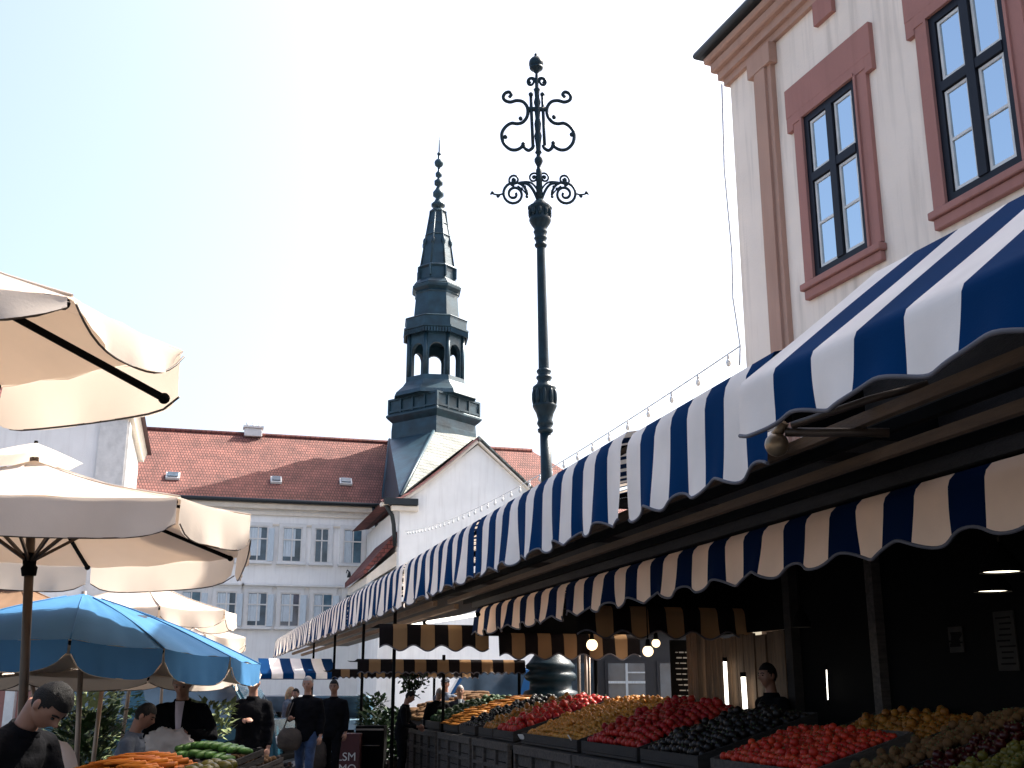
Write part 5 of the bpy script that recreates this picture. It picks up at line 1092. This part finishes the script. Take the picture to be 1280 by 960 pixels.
for px, D, sp_, hh, lab, lf in ((100, 15, .5, 2.2, 'tall leafy plant with cream green leaves behind the left parasol poles', 'f_pale'), (128, 17, .6, 2.1, 'tall plant with grey green leaves between the left parasol poles', 'f_leaf'), (116, 13.4, .35, 1.35, 'potted plant with reddish flowers low behind the poles', 'f_leaf'),
                          (478, 22.6, .42, 1.15, 'bushy dark potted plant at the far end of the counters', 'f_leaf'), (494, 24.0, .4, 1.2, 'smaller dark potted plant beside the bushy one', 'f_leaf'), (466, 25.5, .28, 1.45, 'tall dark potted plant near the light blue car', 'f_leaf')):
    leafy(gp(px, D), 700, sp_, hh, lab, 'plant', 'potted_plant', True, lf, .13)
# hanging baskets of wirework by the posts
for px, py, D in ((517, 851, 21.6),):
    p = atD(px, py, D); root = thing('hanging_basket', p, 'round openwork hanging basket with leaves under the fringed awning', 'basket'); b = MB()
    for i in range(8): a = PI*i/8; b.tube([p+V(math.cos(a)*.17*math.sin(t*PI/8), math.sin(a)*.17*math.sin(t*PI/8), .17*math.cos(t*PI/8)) for t in range(-8, 9)], .008, 5)
    b.build('wire_frame', 'black', root); b = MB(); r2 = random.Random(3)
    for i in range(160): d = V(r2.gauss(0, 1), r2.gauss(0, 1), r2.gauss(0, 1)).normalized()*.24*r2.uniform(.5, 1.2); s_ = V(r2.uniform(-1, 1), r2.uniform(-1, 1), r2.uniform(-1, 1)).normalized()*.05; q = d.cross(s_).normalized()*.03; b.add([p+d, p+d+s_+q, p+d+s_*2, p+d+s_-q], [(0, 1, 2, 3)])
    b.build('leaves', 'f_leaf', root)
# white sacks and boxes at the left
b = MB(); p = gp(84, 9.4, .62); b.ball(p+V(0, 0, .28), (.15, .15, .30), 16, 12, 0, lambda d, q: q*(1+.15*noise.noise(d*2+V(1, 4, 2)))); tag(rebase(b.build('white_sack', 'plastic')), 'white sack standing behind the man at the left edge', 'sack')
T_ = crate(gp(84, 9.4, .0), rzL, (.5, .5, .6), 'grey blue slatted crate under the white sack', m='cloth_grey', slats=5)
# stacked crates in the lane
gC = 'stacked crates in the lane'
T_ = crate(gp(343, 25.6, .02), -PSI, (.62, .45, .52), 'lower of two stacked brown slatted crates in the lane', m='wood_tan', slats=5)
T_ = crate(gp(343, 25.6, .56), -PSI, (.6, .45, .48), 'upper of two stacked brown slatted crates in the lane', m='wood_tan', slats=5)
# red sign box
p = gp(438, 21.2); sb_ = thing('sign_box', p, 'dark red display box with white painted letters at the lane edge', 'sign box')
b = MB(); b.box(p+V(0, 0, .42), (.46, .4, .84), 0, rz=-PSI, bev=.01); b.build('box', 'red', sb_)
for body, dz in (('LSM', .42), ('IMO', .22)):
    me = text_mesh(body, .2, 'casement'); o = bpy.data.objects.new('lettering', me); COL.objects.link(o); o.parent = sb_; o.location = V(0, 0, dz+.02)-HEAD*.204; o.rotation_euler = (PI/2, 0, -PSI)
# dark cabinet beside it
p = gp(466, 21.6); dc = thing('dark_cabinet', p, 'black cabinet with a pull handle between the sign box and the counters', 'cabinet')
b = MB(); b.box(p+V(0, 0, .5), (.52, .5, .92), 0, rz=-PSI, bev=.012); b.build('body', 'black', dc)
b = MB(); q = p-HEAD*.262; b.tube([q-RT*.18+V(0, 0, .62), q-RT*.18-HEAD*.03+V(0, 0, .62), q+RT*.18-HEAD*.03+V(0, 0, .62), q+RT*.18+V(0, 0, .62)], .01, 6); b.build('handle', 'steel', dc)
b = MB(); b.beam(q-RT*.25+V(0, 0, .90), q+RT*.25+V(0, 0, .90), .012, .03); b.build('edge_strip', 'steel', dc)

# ================================================================== VEHICLES
def vehicle(label, name, cat, loc, rz, paint, Lw=4.3, W_=1.74, hb_=.92, ht=1.45, cab=(-.95, 1.05, -1.75, .55), wheel=.31, van=False):
    """nose towards +x ; cab: roof rear/front and belt rear/front x"""
    root = thing(name, loc, label, cat, 'parked vehicles', rz=rz)
    h0 = .22; x0, x1 = -Lw/2, Lw/2; r_, f_, br_, bf_ = cab[0], cab[1], cab[2], cab[3]
    wx = (x0+.78, x1-.82)
    def arch(cx): return [(cx-wheel*1.15*math.cos(PI*t/8), h0-.02+max(0, wheel*1.28*math.sin(PI*t/8))) for t in range(9)]
    prof = [(x0+.05, h0)]+arch(wx[0])+arch(wx[1])+[(x1-.08, h0), (x1, .42), (x1-.04, .66), (x1-.35 if not van else x1-.12, hb_-.10 if not van else hb_), (max(cab[3], cab[1])+.15, hb_), (x0+.12, hb_+.02), (x0, hb_-.2), (x0-.02, .45)]
    bm = bmesh.new(); vs = [bm.verts.new((x, -W_/2, z)) for x, z in prof]; f = bm.faces.new(vs); r = bmesh.ops.extrude_face_region(bm, geom=[f]); bmesh.ops.translate(bm, vec=(0, W_, 0), verts=[e for e in r['geom'] if isinstance(e, bmesh.types.BMVert)])
    bmesh.ops.recalc_face_normals(bm, faces=bm.faces[:]); ed = [e for e in bm.edges if abs(e.verts[0].co.y-e.verts[1].co.y) < .01 and min(v.co.z for v in e.verts) > .4]
    bmesh.ops.bevel(bm, geom=ed, offset=.06, segments=3, affect='EDGES')
    me = bpy.data.meshes.new('body'); bm.to_mesh(me); bm.free(); me.materials.append(M[paint]); o = bpy.data.objects.new('body', me); COL.objects.link(o); o.parent = root
    wi = .16
    P_ = {k_: (x, y, z) for k_, (x, y, z) in dict(a=(br_, -W_/2+.04, hb_), b=(bf_, -W_/2+.04, hb_), c=(f_, -W_/2+wi, ht), d=(r_, -W_/2+wi, ht)).items()}
    a, b_, c, d = [Vector(P_[q]) for q in 'abcd']; my = lambda v: Vector((v.x, -v.y, v.z))
    bm = bmesh.new(); vv = [bm.verts.new(q) for q in (a, b_, c, d, my(a), my(b_), my(c), my(d))]
    for fi in ((0, 1, 2, 3), (7, 6, 5, 4), (1, 5, 6, 2), (0, 3, 7, 4), (3, 2, 6, 7), (0, 4, 5, 1)): bm.faces.new([vv[i] for i in fi])
    bmesh.ops.recalc_face_normals(bm, faces=bm.faces[:]); bmesh.ops.bevel(bm, geom=[e for e in bm.edges if max(v.co.z for v in e.verts) > ht-.01], offset=.05, segments=3, affect='EDGES')
    me = bpy.data.meshes.new('cabin'); bm.to_mesh(me); bm.free(); me.materials.append(M[paint]); o = bpy.data.objects.new('cabin', me); COL.objects.link(o); o.parent = root
    def quad(name_, pts, m, inset=.09, out=.006):
        ctr = sum(pts, Vector())/4; n_ = (pts[1]-pts[0]).cross(pts[2]-pts[0]).normalized(); 
        if n_.dot(ctr-Vector((0, 0, .9))) < 0: n_ = -n_
        q = [p+(ctr-p).normalized()*inset+n_*out for p in pts]; MB().add(q, [(0, 1, 2, 3)]).build(name_, m, root, local=True)
    mid = lambda p, q, t: p.lerp(q, t)
    for fl in (lambda v: v, my):
        for t0, t1 in ((0, .48), (.52, 1)): quad('side_window', [fl(mid(a, b_, t0)), fl(mid(a, b_, t1)), fl(mid(d, c, t1)), fl(mid(d, c, t0))], 'glass')
    quad('windscreen', [b_, my(b_), my(c), c], 'glass'); quad('rear_window', [a, my(a), my(d), d], 'glass')
    for x in wx:
        for s in (-1, 1):
            b = MB(); y0 = s*(W_/2-.2); y1 = s*(W_/2+.0)
            b.tube([(x, y0, wheel), (x, y0+.02*s, wheel), (x, y1-.02*s, wheel), (x, y1, wheel)], [wheel*.92, wheel, wheel, wheel*.9], 22); wo = b.build('wheel', 'rubber', root, local=True)
            b = MB(); b.tube([(x, y1-.01*s, wheel), (x, y1+.012*s, wheel)], [wheel*.62, wheel*.55], 16); b.build('rim', 'steel', root, local=True, grand=wo)
    for s in (-1, 1):
        b = MB(); b.box((x1-.055, s*(W_/2-.25), .68), (.1, .34, .14), 0, bev=.02); b.build('headlight', 'clear', root, local=True)
        b = MB(); b.box((x0+.02, s*(W_/2-.16), .72), (.06, .2, .16), 0, bev=.015); b.build('tail_light', 'red', root, local=True)
        b = MB(); b.box((bf_-.05, s*(W_/2+.08), hb_+.06), (.1, .16, .11), 0, bev=.02); b.build('wing_mirror', 'black', root, local=True)
    b = MB(); b.box((x1-.0, 0, .46), (.05, .9, .14), 0, bev=.015); b.box((x1-.02, 0, .66), (.04, .8, .1), 0, bev=.01); b.build('grille', 'black', root, local=True)
    b = MB(); b.box((x1-.01, 0, .36), (.12, W_-.1, .12), 0, bev=.03); b.box((x0+.01, 0, .38), (.12, W_-.1, .14), 0, bev=.03); b.build('bumper', 'black', root, local=True)
    return root
M['p_teal'] = mat('dark_teal_car_paint', (.012, .065, .095), .22, .2, .05, 3); M['p_white'] = mat('white_car_paint', (.62, .64, .66), .25, 0, .04, 3); M['p_light'] = mat('light_blue_car_paint', (.30, .46, .56), .25, .2, .05, 3); M['p_blue'] = mat('blue_van_paint', (.02, .12, .30), .3, .1, .05, 3)
vx = (lambda d: math.atan2(d.y, d.x))
vehicle('dark teal van parked side on behind the seller, nose to the right', 'parked_van', 'van', gp(212, 23), vx(towards(1, -.05)), 'p_teal', 4.9, 1.9, 1.05, 2.0, (-2.35, 1.35, -2.42, 2.0), .34, True)
vehicle('white car parked between the teal van and the walking men', 'parked_car', 'car', gp(352, 34), vx(towards(-.25, -1)), 'p_white')
vehicle('light blue car facing the lane right of the man all in black', 'parked_car', 'car', gp(428, 29), vx(towards(.1, -1)), 'p_light')
vehicle('bright blue van parked beyond the lamp post base', 'parked_van', 'van', gp(640, 31), vx(towards(-1, -.1)), 'p_blue', 4.6, 1.85, 1.1, 2.15, (-2.2, 1.3, -2.25, 1.9), .34, True)
# ================================================================== GLAZED KIOSK AND LEFT SHOPFRONT
p = gp(775, 24.5); gk = thing('glazed_kiosk', p, 'dark blue glazed kiosk behind the counters right of the lamp post base', 'kiosk')
M['kioskblue'] = mat('dark_blue_kiosk_paint', (.004, .009, .018), .5)
rk = -PSI; 
def kb(b, x, y, z, sx, sy, sz, m=0): b.box(p+RT*x+HEAD*y+V(0, 0, z), (sx, sy, sz), m, rz=rk)
b = MB(); kb(b, .6, 1.3, 1.4, 4.2, 2.4, 2.8); b.build('wall', 'kioskblue', gk)
b = MB(); kb(b, .6, 1.2, 2.88, 4.6, 3.0, .14); b.build('roof', 'black', gk)
for i, x in enumerate((-.95, .15, 1.25, 2.2)):
    b = MB(); kb(b, x, .08, 1.55, .9, .06, 1.3); f = b.build('window', 'kioskblue', gk); b = MB(); kb(b, x, .045, 1.55, .78, .03, 1.18); b.build('pane', 'glass', gk, grand=f)
    if i == 1:
        b = MB(); kb(b, x, .02, 1.55, .05, .03, 1.18); kb(b, x, .018, 1.75, .78, .03, .05); kb(b, x+.2, .018, 1.95, .38, .03, .03); b.build('glazing_bar', 'curtain', gk, grand=f)
for px in (724, 733, 737): q = gp(px, 19.5); b = MB(); b.tube([q, q+V(0, 0, 2.3)], .03 if px != 737 else .02, 8); o = rebase(b.build('steel_post', 'steel')); tag(o, {724: 'leftmost slim pale steel post right of the lamp post base', 733: 'middle slim pale steel post right of the lamp post base', 737: 'thinnest pale steel post right of the lamp post base'}[px], 'post')
p = gp(5, 24); sf = thing('pink_shopfront', p, 'pink shopfront with white pilasters seen low under the parasols at the left edge', 'building')
b = MB(); b.box(p+HEAD*1.4+V(0, 0, 1.6)-RT*1.6, (5.4, 2.4, 3.2), 0, rz=-PSI); b.build('wall', 'pink', sf)
for dx in (.2, .95, -.9, -2.0): b = MB(); b.box(p+HEAD*.16+V(0, 0, 1.5)+RT*(dx-.1), (.2, .16, 3.0), 0, rz=-PSI); b.build('pilaster', 'casement', sf)
b = MB(); b.box(p+HEAD*.17+V(0, 0, 1.1)-RT*.5, (.55, .1, 2.2), 0, rz=-PSI); b.build('door', 'black', sf)
b = MB(); b.box(p+HEAD*1.3+V(0, 0, 3.27)-RT*1.6, (5.8, 2.8, .14), 0, rz=-PSI); b.build('roof', 'tile_dark', sf)
# low white stall screens / fence at the far left behind the plants
p = gp(140, 27); fc = thing('picket_fence', p, 'pale picket fence behind the plants at the left', 'fence'); b = MB()
for i in range(34): q = p+RT*(-3.4+i*.2); b.box(q+V(0, 0, .95), (.10, .03, 1.9), 0, rz=-PSI)
b.build('pickets', 'trim', fc); b = MB(); b.beam(p-RT*3.5+V(0, 0, .5)+HEAD*.04, p+RT*3.4+V(0, 0, .5)+HEAD*.04, .05, .08); b.beam(p-RT*3.5+V(0, 0, 1.5)+HEAD*.04, p+RT*3.4+V(0, 0, 1.5)+HEAD*.04, .05, .08); b.build('rail', 'trim', fc)
